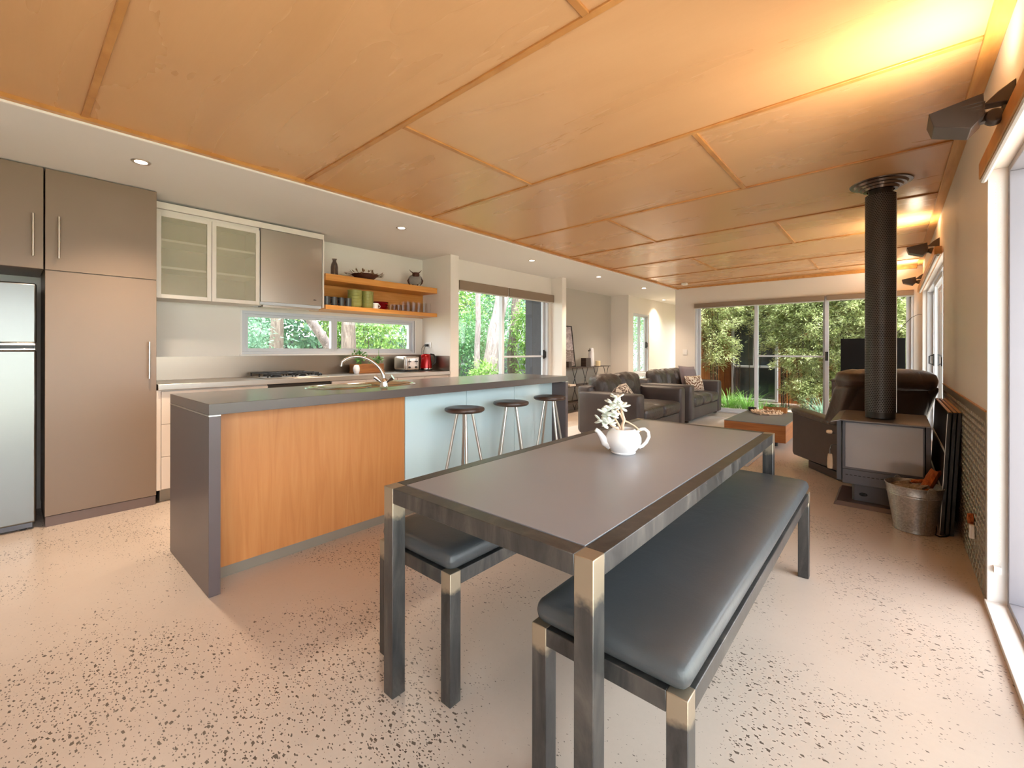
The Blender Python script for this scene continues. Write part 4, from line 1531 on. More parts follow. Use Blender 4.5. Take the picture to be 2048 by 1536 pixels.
def ellip_leaf(m, p, d, L, W, T):
    """a fat rounded leaf"""
    d = d.normalized()
    up = Vector((0, 0, 1)) if abs(d.z) < .85 else Vector((1, 0, 0))
    s = d.cross(up).normalized(); n_ = s.cross(d).normalized()
    prof = [(0.02, .18), (.2, .55), (.5, .95), (.75, 1.0), (.92, .6), (1.0, .08)]
    seg = 8
    v = []
    for t, w in prof:
        for k in range(seg):
            a = 2 * math.pi * k / seg
            v.append(p + d * L * t + s * math.cos(a) * W * w + n_ * math.sin(a) * T * w)
    f = [(i * seg + k, i * seg + (k + 1) % seg, (i + 1) * seg + (k + 1) % seg, (i + 1) * seg + k) for i in range(len(prof) - 1) for k in range(seg)]
    f += [tuple(range(seg))[::-1], tuple(range((len(prof) - 1) * seg, len(prof) * seg))]
    m.add(v, f)


stems = [
    [(-.005, -.002), (-.004, .03), (.004, .055), (-.005, .085), (-.012, .112)],
    [(-.005, 0), (-.02, .03), (-.036, .058), (-.052, .078)],
    [(-.008, 0), (-.03, .014), (-.055, .028), (-.070, .040)],
    [(.004, .045), (-.010, .075), (-.030, .105), (-.045, .128)],
    [(.006, .05), (.025, .042), (.050, .028), (.078, .004)],
    [(-.002, .0), (.02, .006), (.042, .004)],
]
q = random.Random(11)
for i, st in enumerate(stems):
    dp = [0.0, .01, -.012, .012, -.012, .0][i]
    pts = [P_im(h, v, dp * k / len(st)) for k, (h, v) in enumerate(st)]
    r0_ = [.009, .006, .005, .006, .0048, .005][i]
    r.part('stem', MB().tube(pts, [r0_ * (1 - .45 * k / (len(pts) - 1)) for k in range(len(pts))], 8), 'succ_stem', angle=80)
heads = [((-.012, .112, 0), 9, .034), ((-.098, .045, .006), 6, .036), ((-.055, .105, -.01), 8, .034), ((-.052, .078, .01), 9, .036), ((-.070, .040, -.012), 8, .034), ((-.045, .128, .012), 9, .034), ((-.085, .085, .0), 7, .036), ((-.03, .155, .005), 6, .030)]
for (h, v, dp), n, L in heads:
    c = P_im(h, v, dp)
    m = MB()
    for k in range(n):
        a = 6.283 * k / n + q.uniform(-.3, .3)
        el = q.uniform(-.35, .75)
        d = AX * math.cos(a) + fv * math.sin(a) * .7 + Vector((0, 0, el + .35 * math.sin(a * 2)))
        ellip_leaf(m, c, d, L * q.uniform(1.0, 1.4), L * .36, L * .15)
    r.part('leaf_rosette', m, 'succ', angle=80)
m = MB()
for k in range(4):
    ellip_leaf(m, P_im(-.045 + .01 * k, .128), AX * q.uniform(-.6, .6) + Vector((0, 0, 1)), .035, .009, .004)
m.tube([P_im(-.045, .128, .012), P_im(-.04, .15), P_im(-.03, .158)], .003, 6)
m.tube([P_im(-.052, .078, .01), P_im(-.07, .082), P_im(-.085, .085)], .0035, 6)
r.part('leaf_tips', m, 'succ', angle=80)

# ------------------------------------------------------------------ rug and sofas
one('rug', MB().box(-3.75, -1.12, 5.0, 8.35, 0.0005, 0.012), 'rug', 'large pale grey woven rug under the sofas and coffee table', 'rug', bevel=0.003)
ZR = .0125


def sofa(xb, xf, y0, y1, n, label, seed):
    r = Root('sofa', label, 'sofa', ((xb + xf) / 2, (y0 + y1) / 2, ZR), group='dark brown leather sofas')
    aw = .20
    for (a, c) in ((y0, y0 + aw), (y1 - aw, y1)):
        r.part('armrest', MB().rbox(xb + .05, xf, a, c, .055, .628, r=.035, puff=(.004, .006, .006), n=5), 'leather_panel', angle=60)
    r.part('base', MB().rbox(xb + .10, xf - .015, y0 + aw + .001, y1 - aw - .001, .06, .258, r=.02, n=4), 'leather_panel', angle=60)
    r.part('back_frame', MB().rbox(xb, xb + .20, y0 + .05, y1 - .05, .06, .70, r=.04, n=4), 'leather_panel', angle=60)
    w = (y1 - y0 - 2 * aw) / n
    for k in range(n):
        a = y0 + aw + w * k
        r.part('seat_cushion', MB().rbox(xb + .26, xf + .005, a + .004, a + w - .004, .26, .425, r=.05, puff=(.01, 0, .022), n=10, wr=.006, seed=seed + k), 'leather', angle=80)
        r.part('back_cushion', MB().rbox(xb + .12, xb + .33, a + .002, a + w - .002, .41, .825, r=.065, puff=(.045, .008, .028), n=12, wr=.020, seed=seed + 9 + k, shear=(-.13, 0)), 'leather', angle=80)
    for x in (xb + .10, xf - .10):
        for y in (y0 + .08, y1 - .08):
            r.part('foot', MB().prism([(x - .03, ZR), (x + .03, ZR), (x + .035, .059), (x - .035, .059)], 1, y - .03, y + .03), 'dark_wood')
    return r


sofa(-3.33, -2.40, 5.19, 6.85, 2, 'dark leather two-seat sofa nearer the dining table', 1.0)
sofa(-3.37, -2.44, 7.20, 8.90, 3, 'dark leather three-seat sofa by the end-wall glass doors', 4.0)


def pillow(label, cx, cy, cz, w, h, t, mat, rotz, tilt, group=None, roll=0.0):
    r_ = MB()
    n = 12
    v, idx = [], {}
    for sgn in (1, -1):
        for i in range(n + 1):
            for j in range(n + 1):
                a, b_ = -1 + 2 * i / n, -1 + 2 * j / n
                k = (1 - a * a) * (1 - b_ * b_)
                pin = 1 - .06 * (a * a) * (1 - b_ * b_) * 0 - .05 * ((1 - a * a) * b_ * b_ + (1 - b_ * b_) * a * a)
                x = sgn * (t / 2 * max(k, 0) ** .45 + .003)
                v.append((x, a * w / 2 * pin, h / 2 + b_ * h / 2 * pin))
    f = []
    N = (n + 1) ** 2
    for sgn in (0, 1):
        for i in range(n):
            for j in range(n):
                a = sgn * N + i * (n + 1) + j
                qd = (a, a + n + 1, a + n + 2, a + 1)
                f.append(qd if sgn == 0 else qd[::-1])
    for i in range(n):
        for (a, b_) in ((i * (n + 1), (i + 1) * (n + 1)), ((i + 1) * (n + 1) + n, i * (n + 1) + n), (i + 1, i), (n * (n + 1) + i, n * (n + 1) + i + 1)):
            f.append((a, b_, b_ + N, a + N))
    mm = Matrix.Rotation(rotz, 4, 'Z') @ Matrix.Rotation(tilt, 4, 'Y') @ Matrix.Rotation(roll, 4, 'X')
    v = [tuple(mm @ Vector(p)) for p in v]
    zmin = min(p[2] for p in v)
    r_.add([(p[0], p[1], p[2] - zmin) for p in v], f)
    o = r_.build('cushion', mat, angle=80)
    o.location = (cx, cy, cz)
    return tag(o, label, 'cushion', group)


pillow('dark-flecked cream cushion leaning on the two-seat sofa', -2.86, 5.80, .440, .48, .29, .13, 'cush_print2', -.30, -.70, roll=.12)
pillow('brown leaf-print cushion on the three-seat sofa', -2.72, 8.34, .435, .48, .30, .14, 'cush_print', -.30, -.30)
pillow('plain mauve grey cushion behind the leaf-print one on the three-seat sofa', -2.88, 8.52, .435, .46, .46, .16, 'cush_grey', -.30, -.28, roll=-.06)

# coffee table and what stands on it
cx0, cx1, cy0, cy1 = -1.64, -.955, 6.09, 7.46
r = Root('coffee_table', 'low timber-edged coffee table with slate grey top', 'coffee table', ((cx0 + cx1) / 2, (cy0 + cy1) / 2, 0.0))
r.part('box', MB().box(cx0, cx1, cy0, cy1, .085, .292), 'coffee_side', 0.002)
r.part('tabletop', MB().box(cx0 + .001, cx1 - .001, cy0 + .001, cy1 - .001, .2925, .300), 'coffee_top', 0.001)
for x in (cx0 + .14, cx1 - .14):
    for y in (cy0 + .18, cy1 - .18):
        r.part('foot', MB().lathe([(.03, ZR), (.03, .084)], (x, y, 0), 14), 'black_plastic')
m = MB()
q = random.Random(21)
for k in range(150):
    a = 6.283 * k / 150 + q.uniform(-.03, .03)
    rr = .165 + q.uniform(-.03, .03)
    p = Vector((-1.34 + rr * math.cos(a), 7.05 + rr * math.sin(a), .302 + q.uniform(0.010, .042)))
    d = Vector((q.gauss(0, 1), q.gauss(0, 1), q.gauss(0, .7)))
    ellip_leaf(m, p - d.normalized() * .012, d, .030, .011, .009)
m.tube([(-1.34 + .165 * math.cos(a * .2618), 7.05 + .165 * math.sin(a * .2618), .320) for a in range(24)], .018, 8, closed=True)
one('shell_wreath', m, 'shell', 'ring of small sea shells on the coffee table', 'wreath', angle=70)
r = Root('table_planter', 'small timber planter of succulents behind the shell ring on the coffee table', 'planter', (-1.27, 7.30, .3005))
m = MB().box(-1.42, -1.13, 7.25, 7.35, .301, .312)
m.box(-1.42, -1.13, 7.25, 7.260, .312, .375); m.box(-1.42, -1.13, 7.34, 7.35, .312, .375)
m.box(-1.42, -1.41, 7.26, 7.34, .312, .375); m.box(-1.14, -1.13, 7.26, 7.34, .312, .375)
r.part('box', m, 'planter', 0.001)
r.part('soil', MB().box(-1.409, -1.141, 7.261, 7.339, .33, .362), 'soil')
r.part('succulent_leaves', bush(MB(), (-1.33, 7.30, .385), (.06, .035, .022), 70, .028, .009, q), 'herb')
one('tealight_bowl', MB().lathe([(.0005, 0), (.045, 0), (.055, .02), (.055, .055), (.050, .055), (.048, .02), (.0005, .012)], (-1.56, 7.24, .3005), 20, cap=False), 'black_plastic', 'small black bowl beside the planter on the coffee table', 'bowl')

# ------------------------------------------------------------------ recliner
RD = math.atan2(.8, -.6)
r = Root('recliner', 'dark leather recliner turned away, behind the wood stove', 'armchair', (-.251, 5.442, 0), rotz=RD)
hw = .38
for s in (-1, 1):
    lo_, hi_ = min(s * hw, s * (hw - .13)), max(s * hw, s * (hw - .13))
    m = MB().prism([(-.36, .095), (.41, .080), (.43, .11), (.43, .535), (.40, .555), (.20, .550), (-.20, .520), (-.36, .50)], 1, lo_, hi_)
    r.part('armrest', m, 'recl_panel', 0.015, world=False)
    m = MB().rbox(-.20, .445, min(s * (hw + .012), s * (hw - .14)), max(s * (hw + .012), s * (hw - .14)), .525, .578, r=.026, n=6, puff=(0, 0, .006))
    m.v = [(x, y, z + (x - .43) * .055) for x, y, z in m.v]
    r.part('arm_pad', m, 'leather2', world=False, angle=70)
r.part('base', MB().box(-.33, .19, -hw + .03, hw - .03, .0005, .075), 'dark_wood', 0.004, world=False)
r.part('seat_box', MB().box(-.30, .38, -hw + .132, hw - .132, .078, .30), 'recl_panel', 0.01, world=False)
r.part('seat_cushion', MB().rbox(-.18, .44, -hw + .135, hw - .135, .302, .47, r=.06, puff=(.01, 0, .02), n=8, wr=.006), 'leather2', world=False, angle=80)
r.part('footrest', MB().rbox(.385, .44, -hw + .14, hw - .14, .10, .295, r=.026, n=5), 'leather2', world=False, angle=80)
m = MB().rbox(-.31, -.12, -hw + .03, hw - .03, .40, .90, r=.05, puff=(.015, .008, 0), n=10, wr=.005, seed=2, shear=(-.26, 0))
r.part('backrest', m, 'recl_panel', world=False, angle=80)
m = MB().rbox(-.46, -.22, -hw - .005, hw + .005, .845, 1.015, r=.08, puff=(.02, .012, .020), n=12, wr=.012, seed=6)
r.part('headrest', m, 'leather2', world=False, angle=80)
for s in (-1, 1):
    m = MB().rbox(-.30, -.085, min(s * (hw - .11), s * (hw + .012)), max(s * (hw - .11), s * (hw + .012)), .50, .89, r=.05, n=8, wr=.006, seed=8 + s, shear=(-.42, 0))
    r.part('back_wing', m, 'leather2', world=False, angle=80)

# television on its stand
r = Root('tv_stand', 'dark television stand against the end-wall glass doors', 'tv stand', (-.24, 8.28, 0))
r.part('cabinet', MB().box(-.68, .18, 8.08, 8.46, .06, .74), 'dark_wood', 0.003)
r.part('top', MB().box(-.69, .19, 8.07, 8.47, .7405, .765), 'dark_wood', 0.002)
r.part('plinth', MB().box(-.65, .15, 8.11, 8.44, .0005, .0595), 'black_plastic')
for (x0_, x1_) in ((-.675, -.252), (-.248, .175)):
    d = r.part('door', MB().box(x0_, x1_, 8.064, 8.079, .065, .735), 'dark_wood', 0.002)
r = Root('television', 'black flat television behind the recliner and flue', 'television', (-.22, 8.27, .766))
r.part('panel', MB().box(-.585, .145, 8.25, 8.285, .83, 1.375), 'tv', 0.004)
r.part('screen', MB().box(-.575, .135, 8.2475, 8.2498, .842, 1.366), 'tv_screen')
r.part('stand', MB().box(-.40, -.04, 8.20, 8.34, .7665, .778).box(-.26, -.18, 8.26, 8.28, .778, .835), 'tv', 0.002)
m = MB()
pts = [(0.20, 8.60, .0), (.10, 8.62, .5), (.02, 8.62, 1.0), (.0, 8.61, 1.33), (.06, 8.60, 1.46), (.14, 8.60, 1.58), (.22, 8.60, 1.68), (.29, 8.60, 1.72), (.325, 8.60, 1.715)]
m.tube(pts, [.008, .008, .007, .006, .006, .005, .004, .003, .002], 7)
m.lathe([(.09, 0), (.09, .012), (.01, .02)], (.20, 8.60, .0005), 20)
one('bent_branch', m, 'bamboo_stem', 'thin bent dark branch rising beside the television', 'branch', loc=(.20, 8.60, 0))

# switch, smoke detector
one('light_switch', MB().box(-3.205, -3.125, YF - .012, YF - .0003, 1.105, 1.215).box(-3.175, -3.155, YF - .016, YF - .012, 1.145, 1.175), 'trim_white', 'white light switch plate on the end wall left of the doors', 'light switch', bevel=0.001)
one('smoke_detector', MB().box(-2.99, -2.90, 8.30, 8.40, 2.418, 2.459), 'trim_white', 'small white box fixed at the far corner of the timber ceiling', 'detector', bevel=0.008)

# ------------------------------------------------------------------ console table in the recess
r = Root('console_table', 'dark console table with hairpin legs against the grey recess wall', 'console table', (-4.66, 7.55, 0))
r.part('tabletop', MB().box(-4.82, -4.52, 6.45, 8.42, .852, .868), 'dark_wood', 0.002)
r.part('lower_shelf', MB().box(-4.80, -4.54, 6.55, 8.30, .50, .515), 'dark_wood', 0.002)
r.part('bottom_shelf', MB().box(-4.80, -4.54, 6.55, 8.30, .18, .195), 'dark_wood', 0.002)
for x in (-4.79, -4.55):
    for y in (6.62, 7.45, 8.28):
        m = MB()
        m.tube([(x, y - .10, .851), (x, y + .05, .52), (x, y - .10, .19), (x, y, .012), (x, y + .10, .19), (x, y - .05, .52), (x, y + .10, .851)], .006, 7)
        m.lathe([(.012, 0.0005), (.012, .012)], (x, y, 0), 10)
        r.part('hairpin_leg', m, 'black_plastic')
ZT = .8685
r = Root('framed_print', 'framed seascape print leaning on the console table', 'picture', (-4.70, 7.02, ZT))
W_, H_ = .60, .80


def lean(m, k=.12):
    m.v = [(x - z * k, y, z) for x, y, z in m.v]
    return m


m = MB()
fw = .022
m.box(0, .02, -W_ / 2, -W_ / 2 + fw, 0, H_); m.box(0, .02, W_ / 2 - fw, W_ / 2, 0, H_)
m.box(0, .02, -W_ / 2 + fw, W_ / 2 - fw, 0, fw); m.box(0, .02, -W_ / 2 + fw, W_ / 2 - fw, H_ - fw, H_)
r.part('frame', lean(m), 'screen_black', world=False)
r.part('print', lean(MB().box(.004, .012, -W_ / 2 + fw, W_ / 2 - fw, fw, H_ - fw)), 'print', world=False)
one('box_candle', MB().box(-4.64, -4.54, 6.86, 6.96, ZT, ZT + .11), 'dark_wood', 'small dark box in front of the framed print', 'box', bevel=0.003)
one('storage_box', MB().box(-4.68, -4.56, 7.50, 7.68, ZT, ZT + .17), 'dark_wood', 'tall dark box on the console table beside the bottle', 'box', bevel=0.003)
r = Root('bottle', 'tall pale patterned bottle with dark spout on the console table', 'bottle', (-4.62, 7.80, ZT))
r.part('vessel', MB().lathe([(.0005, 0), (.055, 0), (.058, .02), (.055, .26), (.045, .34), (.040, .37), (.0005, .372)], (0, 0, 0), 24, cap=False), 'ceramic', world=False)
r.part('spout', MB().tube([(0, -.03, .33), (0, -.07, .325), (0, -.10, .31)], [.015, .013, .016], 8), 'black_plastic', world=False)
one('candle', MB().lathe([(.0005, 0), (.048, 0), (.05, .01), (.05, .10), (.045, .105), (.0005, .10)], (-4.57, 7.98, ZT), 22, cap=False), 'candle', 'fat cream candle on the console table', 'candle')
one('paper_stack', MB().box(-4.70, -4.54, 6.90, 7.10, .5155, .545), 'cream', 'pale stack of papers on the console lower shelf', 'papers')

# ------------------------------------------------------------------ wood stove
SX0, SX1, SY0, SY1 = -.290, .178, 4.262, 4.72
r = Root('wood_stove', 'grey freestanding wood stove with glass door and tall flue', 'stove', (-.06, 4.5, 0))
m = MB().hexa([(-.345, 4.235, .0005), (.225, 4.235, .0005), (-.345, 4.775, .0005), (.225, 4.775, .0005), (-.325, 4.255, .032), (.205, 4.255, .032), (-.325, 4.755, .032), (.205, 4.755, .032)])
r.part('base_plate', m, 'stove_base', 0.002)
p = MB().prism([(-.235, 4.36), (-.22, 4.335), (.11, 4.335), (.125, 4.36), (.125, 4.66), (-.235, 4.66)], 2, .0325, .17)
pd = r.part('pedestal', p, 'stove', 0.003)
r.part('air_control', MB().tube([(-.165 + .022 * math.cos(a * .628), 4.330, .088 + .009 * math.sin(a * .628)) for a in range(10)], .005, 7, closed=True).box(-.175, -.155, 4.328, 4.336, .083, .093), 'black_enamel', parent=pd)
r.part('firebox', MB().box(SX0 + .002, SX1 - .002, SY0 + .03, SY1, .171, .655), 'stove', 0.004)
for (x0_, x1_) in ((-.328, SX0 - .004), (SX1 + .004, .212)):
    r.part('side_shield', MB().box(x0_, x1_, SY0 + .028, SY1 + .02, .185, .652), 'stove', 0.004)
m = MB()
m.box(SX0, SX1, SY0, SY0 + .026, .285, .300); m.box(SX0, SX1, SY0, SY0 + .026, .644, .655)
m.box(SX0, SX0 + .018, SY0, SY0 + .026, .300, .644); m.box(SX1 - .010, SX1, SY0, SY0 + .026, .300, .644)
d = r.part('door_frame', m, 'stove', 0.002)
r.part('door_glass', MB().box(SX0 + .018, SX1 - .010, SY0 + .004, SY0 + .020, .300, .644), 'stove_glass', parent=d)
m = MB().box(SX0, SX1, SY0 + .002, SY0 + .028, .172, .283)
lp = r.part('lower_panel', m, 'stove', 0.003)
m = MB()
for k in range(16):
    m.box(SX0 + .02 + k * .026, SX0 + .036 + k * .026, SY0 - .0005, SY0 + .004, .238, .243)
r.part('vent_slot', m, 'black_enamel', parent=lp)
# top plate with a turned-down left wing
m = MB().hexa([(-.300, 4.225, .658), (.208, 4.225, .658), (-.300, 4.80, .672), (.208, 4.80, .672), (-.300, 4.225, .668), (.208, 4.225, .668), (-.300, 4.80, .682), (.208, 4.80, .682)])
m.hexa([(-.362, 4.215, .640), (-.3005, 4.225, .658), (-.345, 4.80, .660), (-.3005, 4.80, .672), (-.362, 4.215, .648), (-.3005, 4.225, .668), (-.345, 4.80, .668), (-.3005, 4.80, .682)])
r.part('top_plate', m, 'stove_top', 0.002)
FX, FY, FR = -.068, 4.44, .094
r.part('flue_sleeve', MB().lathe([(FR * .97, .681), (FR * .97, .735), (.0005, .736)], (FX, FY, 0), 40), 'flue_plain')
m = MB().lathe([(FR, .728), (FR, 2.40), (FR - .004, 2.40), (FR - .004, .728)], (0, 0, 0), 56, cap=False)
o = m.build('flue', 'flue', r.o)
o.location = (FX - r.loc[0], FY - r.loc[1], 0)
r.part('flue_core', MB().lathe([(FR * .80, .737), (FR * .80, 2.47)], (FX, FY, 0), 32), 'flue_plain')
r.part('seam_strip', MB().box(FX + FR * .98, FX + FR * 1.03, FY - .012, FY + .012, .728, 2.40), 'brushed')
zr = zc(FX)
m = MB().lathe([(FR * .9, -.060), (FR * 1.12, -.058), (FR * 1.20, -.042), (FR * 1.38, -.040), (FR * 1.46, -.026), (FR * 1.66, -.024), (FR * 1.76, -.010), (FR * 2.02, -.008), (FR * 2.06, -.002)], (FX, FY, zr), 56, cap=False)
r.part('ceiling_ring', m, 'ring')
# spring handle and door knob on the left shield
m = MB().tube([(-.335, 4.285, .545), (-.36, 4.26, .55), (-.385, 4.245, .553)], .004, 7)
h = r.part('door_handle', m, 'chrome')
r.part('grip', MB().rbox(-.392, -.350, 4.225, 4.260, .545, .575, r=.014, n=4), 'wood_grip', parent=h, angle=80)
r2 = Root('stove_tool', 'small stove tool with pale timber grip hooked on the stove side', 'tool', (-.37, 4.27, .27))
m = MB().tube([(-.329, 4.30, .452), (-.345, 4.285, .458), (-.362, 4.27, .450), (-.368, 4.265, .42), (-.368, 4.265, .38)], .0035, 7)
r2.part('hook', m, 'chrome')
r2.part('grip', MB().lathe([(.0005, .268), (.017, .270), (.020, .30), (.018, .35), (.014, .382), (.0005, .384)], (-.368, 4.265, 0), 14, cap=False), 'wood_grip')

# bucket of firewood
bx, by = .112, 3.985
r = Root('bucket', 'galvanised bucket of firewood in front of the stove', 'bucket', (bx, by, 0))
m = MB().lathe([(.0005, .004), (.098, .004), (.103, 0.0005), (.106, .004), (.104, .018), (.138, .236), (.1405, .238), (.1405, .243), (.139, .246), (.1415, .249), (.1415, .254), (.140, .258), (.1475, .298), (.151, .300), (.1515, .305), (.148, .307), (.1445, .303), (.136, .25), (.101, .02), (.0005, .012)], (0, 0, 0), 48, cap=False)
r.part('pail', m, 'galv', world=False)
for s in (-1, 1):
    a = math.radians(-58) if s > 0 else math.radians(122)
    c, sn = math.cos(a), math.sin(a)
    m = MB()
    t = Vector((-sn, c, 0)); o_ = Vector((c, sn, 0))
    ring = []
    for k in range(12):
        e = math.pi * k / 11
        ring.append(o_ * .152 + t * (.026 * math.cos(e)) + Vector((0, 0, .285 + .038 * math.sin(e))))
    n = len(ring)
    v = ring + [p + o_ * .004 for p in ring]
    m.add(v, [tuple(range(n)), tuple(range(2 * n - 1, n - 1, -1))] + [(i, (i + 1) % n, n + (i + 1) % n, n + i) for i in range(n)])
    r.part('handle_ear', m, 'galv', world=False)
m = MB().box(-.003, .003, -.112, -.106, .012, .235)
m.v = [(x, y - (z / .235) * .033, z) for x, y, z in m.v]
r.part('seam', m.move(rotz=math.radians(28)), 'galv', world=False)


def log(label, p0, p1, rad, mat, seed, flat=.8):
    q_ = random.Random(seed)
    m = MB()
    p0, p1 = Vector(p0), Vector(p1)
    n, seg = 9, 12
    d = (p1 - p0); L = d.length; d.normalize()
    up = Vector((0, 0, 1)) if abs(d.z) < .9 else Vector((1, 0, 0))
    s = d.cross(up).normalized(); u_ = s.cross(d)
    v = []
    ph = [q_.uniform(.8, 1.15) for _ in range(seg)]
    for i in range(n):
        for k in range(seg):
            a = 6.283 * k / seg
            rr = rad * ph[k] * q_.uniform(.95, 1.05)
            e = q_.uniform(-.012, .012) if i in (0, n - 1) else 0
            v.append(p0 + d * (L * i / (n - 1) + e) + s * math.cos(a) * rr + u_ * math.sin(a) * rr * flat)
    f = [(i * seg + k, i * seg + (k + 1) % seg, (i + 1) * seg + (k + 1) % seg, (i + 1) * seg + k) for i in range(n - 1) for k in range(seg)]
    f += [tuple(range(seg))[::-1], tuple(range((n - 1) * seg, n * seg))]
    m.add(v, f)
    return one('firewood', m, mat, label, 'firewood', angle=35, group='firewood in the bucket')


log('red split log standing up out of the firewood bucket', (bx + .035, by - .005, .235), (bx + .112, by + .07, .400), .034, 'log', 1)
log('thick weathered grey log lying across the firewood bucket', (bx - .085, by + .02, .262), (bx + .06, by - .055, .290), .042, 'log_grey', 2, .7)
log('orange bark piece at the back rim of the firewood bucket', (bx - .01, by + .095, .300), (bx + .085, by + .085, .325), .020, 'log', 3, .55)
log('pale stick at the left side of the firewood bucket', (bx - .105, by + .05, .275), (bx - .02, by + .10, .292), .018, 'log_grey', 4, .8)
log('thin reddish stick beside the upright log in the firewood bucket', (bx + .01, by - .09, .278), (bx + .085, by - .03, .285), .016, 'log', 5, .8)

# folded fire screen leaning on the tread plate
r = Root('folding_screen', 'black folded screen with silver rails leaning on the tread plate wall', 'screen', (.28, 4.5, 0))
YS0, YS1 = 3.975, 5.10
for k, xo in enumerate((0.0, .024, .047)):
    m = MB()
    m.box(.238 + xo, .256 + xo, YS0 + k * .012, YS1, 0.001, .80)
    m.v = [(x + z * .045, y, z) for x, y, z in m.v]
    leaf_ = r.part('leaf', m, 'screen_black', 0.002)
    if k == 0:
        for z in (.27, .535):
            t = MB().box(.2345, .2379, YS0 + .02, YS1 - .02, z, z + .018)
            t.v = [(x + zz * .045, y, zz) for x, y, zz in t.v]
            r.part('rail', t, 'blind_rail', parent=leaf_)
        t = MB().box(.2350, .2379, YS0 + .001, YS0 + .008, .01, .79)
        t.v = [(x + zz * .045, y, zz) for x, y, zz in t.v]
        r.part('edge_strip', t, 'brushed', parent=leaf_)
    t = MB().box(.240 + xo, .254 + xo, YS0 + k * .012 + .002, YS1 - .002, .800, .804)
    t.v = [(x + z * .045, y, z) for x, y, z in t.v]
    r.part('top_strip', t, 'pine', parent=leaf_)
one('cable', MB().tube([(.29, 4.02, .004), (.265, 3.96, .004), (.235, 3.93, .004), (.215, 3.95, .004), (.225, 4.03, .004), (.228, 4.10, .02)], .004, 7), 'black_plastic', 'short black cable on the floor beside the firewood bucket', 'cable')
r = Root('cord_cleat', 'orange and white cord cleat on the tread plate wall', 'cord cleat', (XR - .009, 3.42, .25))
r.part('disc', MB().lathe([(.0005, -.026), (.026, -.022), (.030, -.006), (.030, -.0015)], (XR - .009, 3.44, .285), 20, axis=0), 'log')
r.part('bar', MB().box(XR - .030, XR - .0095, 3.375, 3.40, .195, .268), 'trim_white', 0.003)

# ------------------------------------------------------------------ outside
one('garden_wall', MB().box(-3.2, 2.6, 11.55, 11.75, -.12, 2.75), 'clad', 'orange cedar boarded wall behind the bamboo', 'wall', bevel=0.0)
one('side_wall', MB().box(3.6, 3.75, 5.2, 11.5, -.12, 2.0), 'clad_r', 'weathered reddish boarded wall outside the far right sliding door', 'wall')
r = Root('neighbour_window', 'grey-framed dark window in the cedar wall beyond the end-wall doors', 'window', (-2.42, 11.5, -.05))
nx0, nx1 = -2.92, -1.96
m = MB()
fw = .05
m.box(nx0, nx0 + fw, 11.45, 11.549, .02, 2.14); m.box(nx1 - fw, nx1, 11.45, 11.549, .02, 2.14)
for z in (.02, .79, 2.09):
    m.box(nx0 + fw, nx1 - fw, 11.45, 11.549, z, z + .05)
m.box(nx0 + .46, nx0 + .50, 11.46, 11.549, .84, 2.09)
r.part('frame', m, 'alu', 0.003)
r.part('pane', MB().box(nx0 + fw, nx1 - fw, 11.51, 11.52, .07, .79), 'nwin_glass')
r.part('pane', MB().box(nx0 + fw, nx1 - fw, 11.51, 11.52, .84, 2.09), 'nwin_glass')


def bamboo(i, x, y, h, n, label, seed, spread=.16, leafn=520, low=.35):
    q_ = random.Random(seed)
    r = Root('bamboo_clump', label, 'bamboo', (x, y, -.12), group='bamboo beyond the end-wall doors')
    st, lf = MB(), MB()
    tips = []
    for k in range(n):
        a = q_.uniform(0, 6.283)
        b0 = Vector((x + math.cos(a) * spread * .4, y + math.sin(a) * spread * .4, -.118))
        top = Vector((x + math.cos(a) * spread * 2.0 * q_.random(), y + math.sin(a) * spread * 1.2 * q_.random(), h * q_.uniform(.8, 1.05)))
        mid = (b0 + top) / 2 + Vector((q_.uniform(-.06, .06), q_.uniform(-.06, .06), 0))
        pts = [b0, (b0 + mid) / 2, mid, (mid + top) / 2, top]
        st.tube(pts, [.008, .008, .007, .005, .003], 6)
        tips.append((b0, mid, top))
    for k in range(leafn):
        b0, mid, top = q_.choice(tips)
        t = low + (1 - low) * q_.random() ** .8
        p = b0 * (1 - t) ** 2 + mid * 2 * t * (1 - t) + top * t * t
        a = q_.uniform(0, 6.283)
        br = q_.uniform(.02, .50)
        e0 = p + Vector((math.cos(a) * br, math.sin(a) * br * .7, q_.uniform(-.02, .12)))
        for _ in range(40 if i < 3 else 62):
            a2 = a + q_.uniform(-1.2, 1.2)
            e = e0 + Vector((q_.gauss(0, .05), q_.gauss(0, .05), q_.gauss(0, .05)))
            d = Vector((math.cos(a2), math.sin(a2), q_.uniform(-1.1, .6))).normalized()
            lf.leaf(e, d, Vector((q_.uniform(-.9, .9), q_.uniform(-.9, .9), 1)).normalized(), q_.uniform(.05, .095), q_.uniform(.006, .011))
    r.part('canes', st, 'bamboo_stem', angle=70)
    r.part('foliage', lf, 'leaf_bamboo', smooth=False)


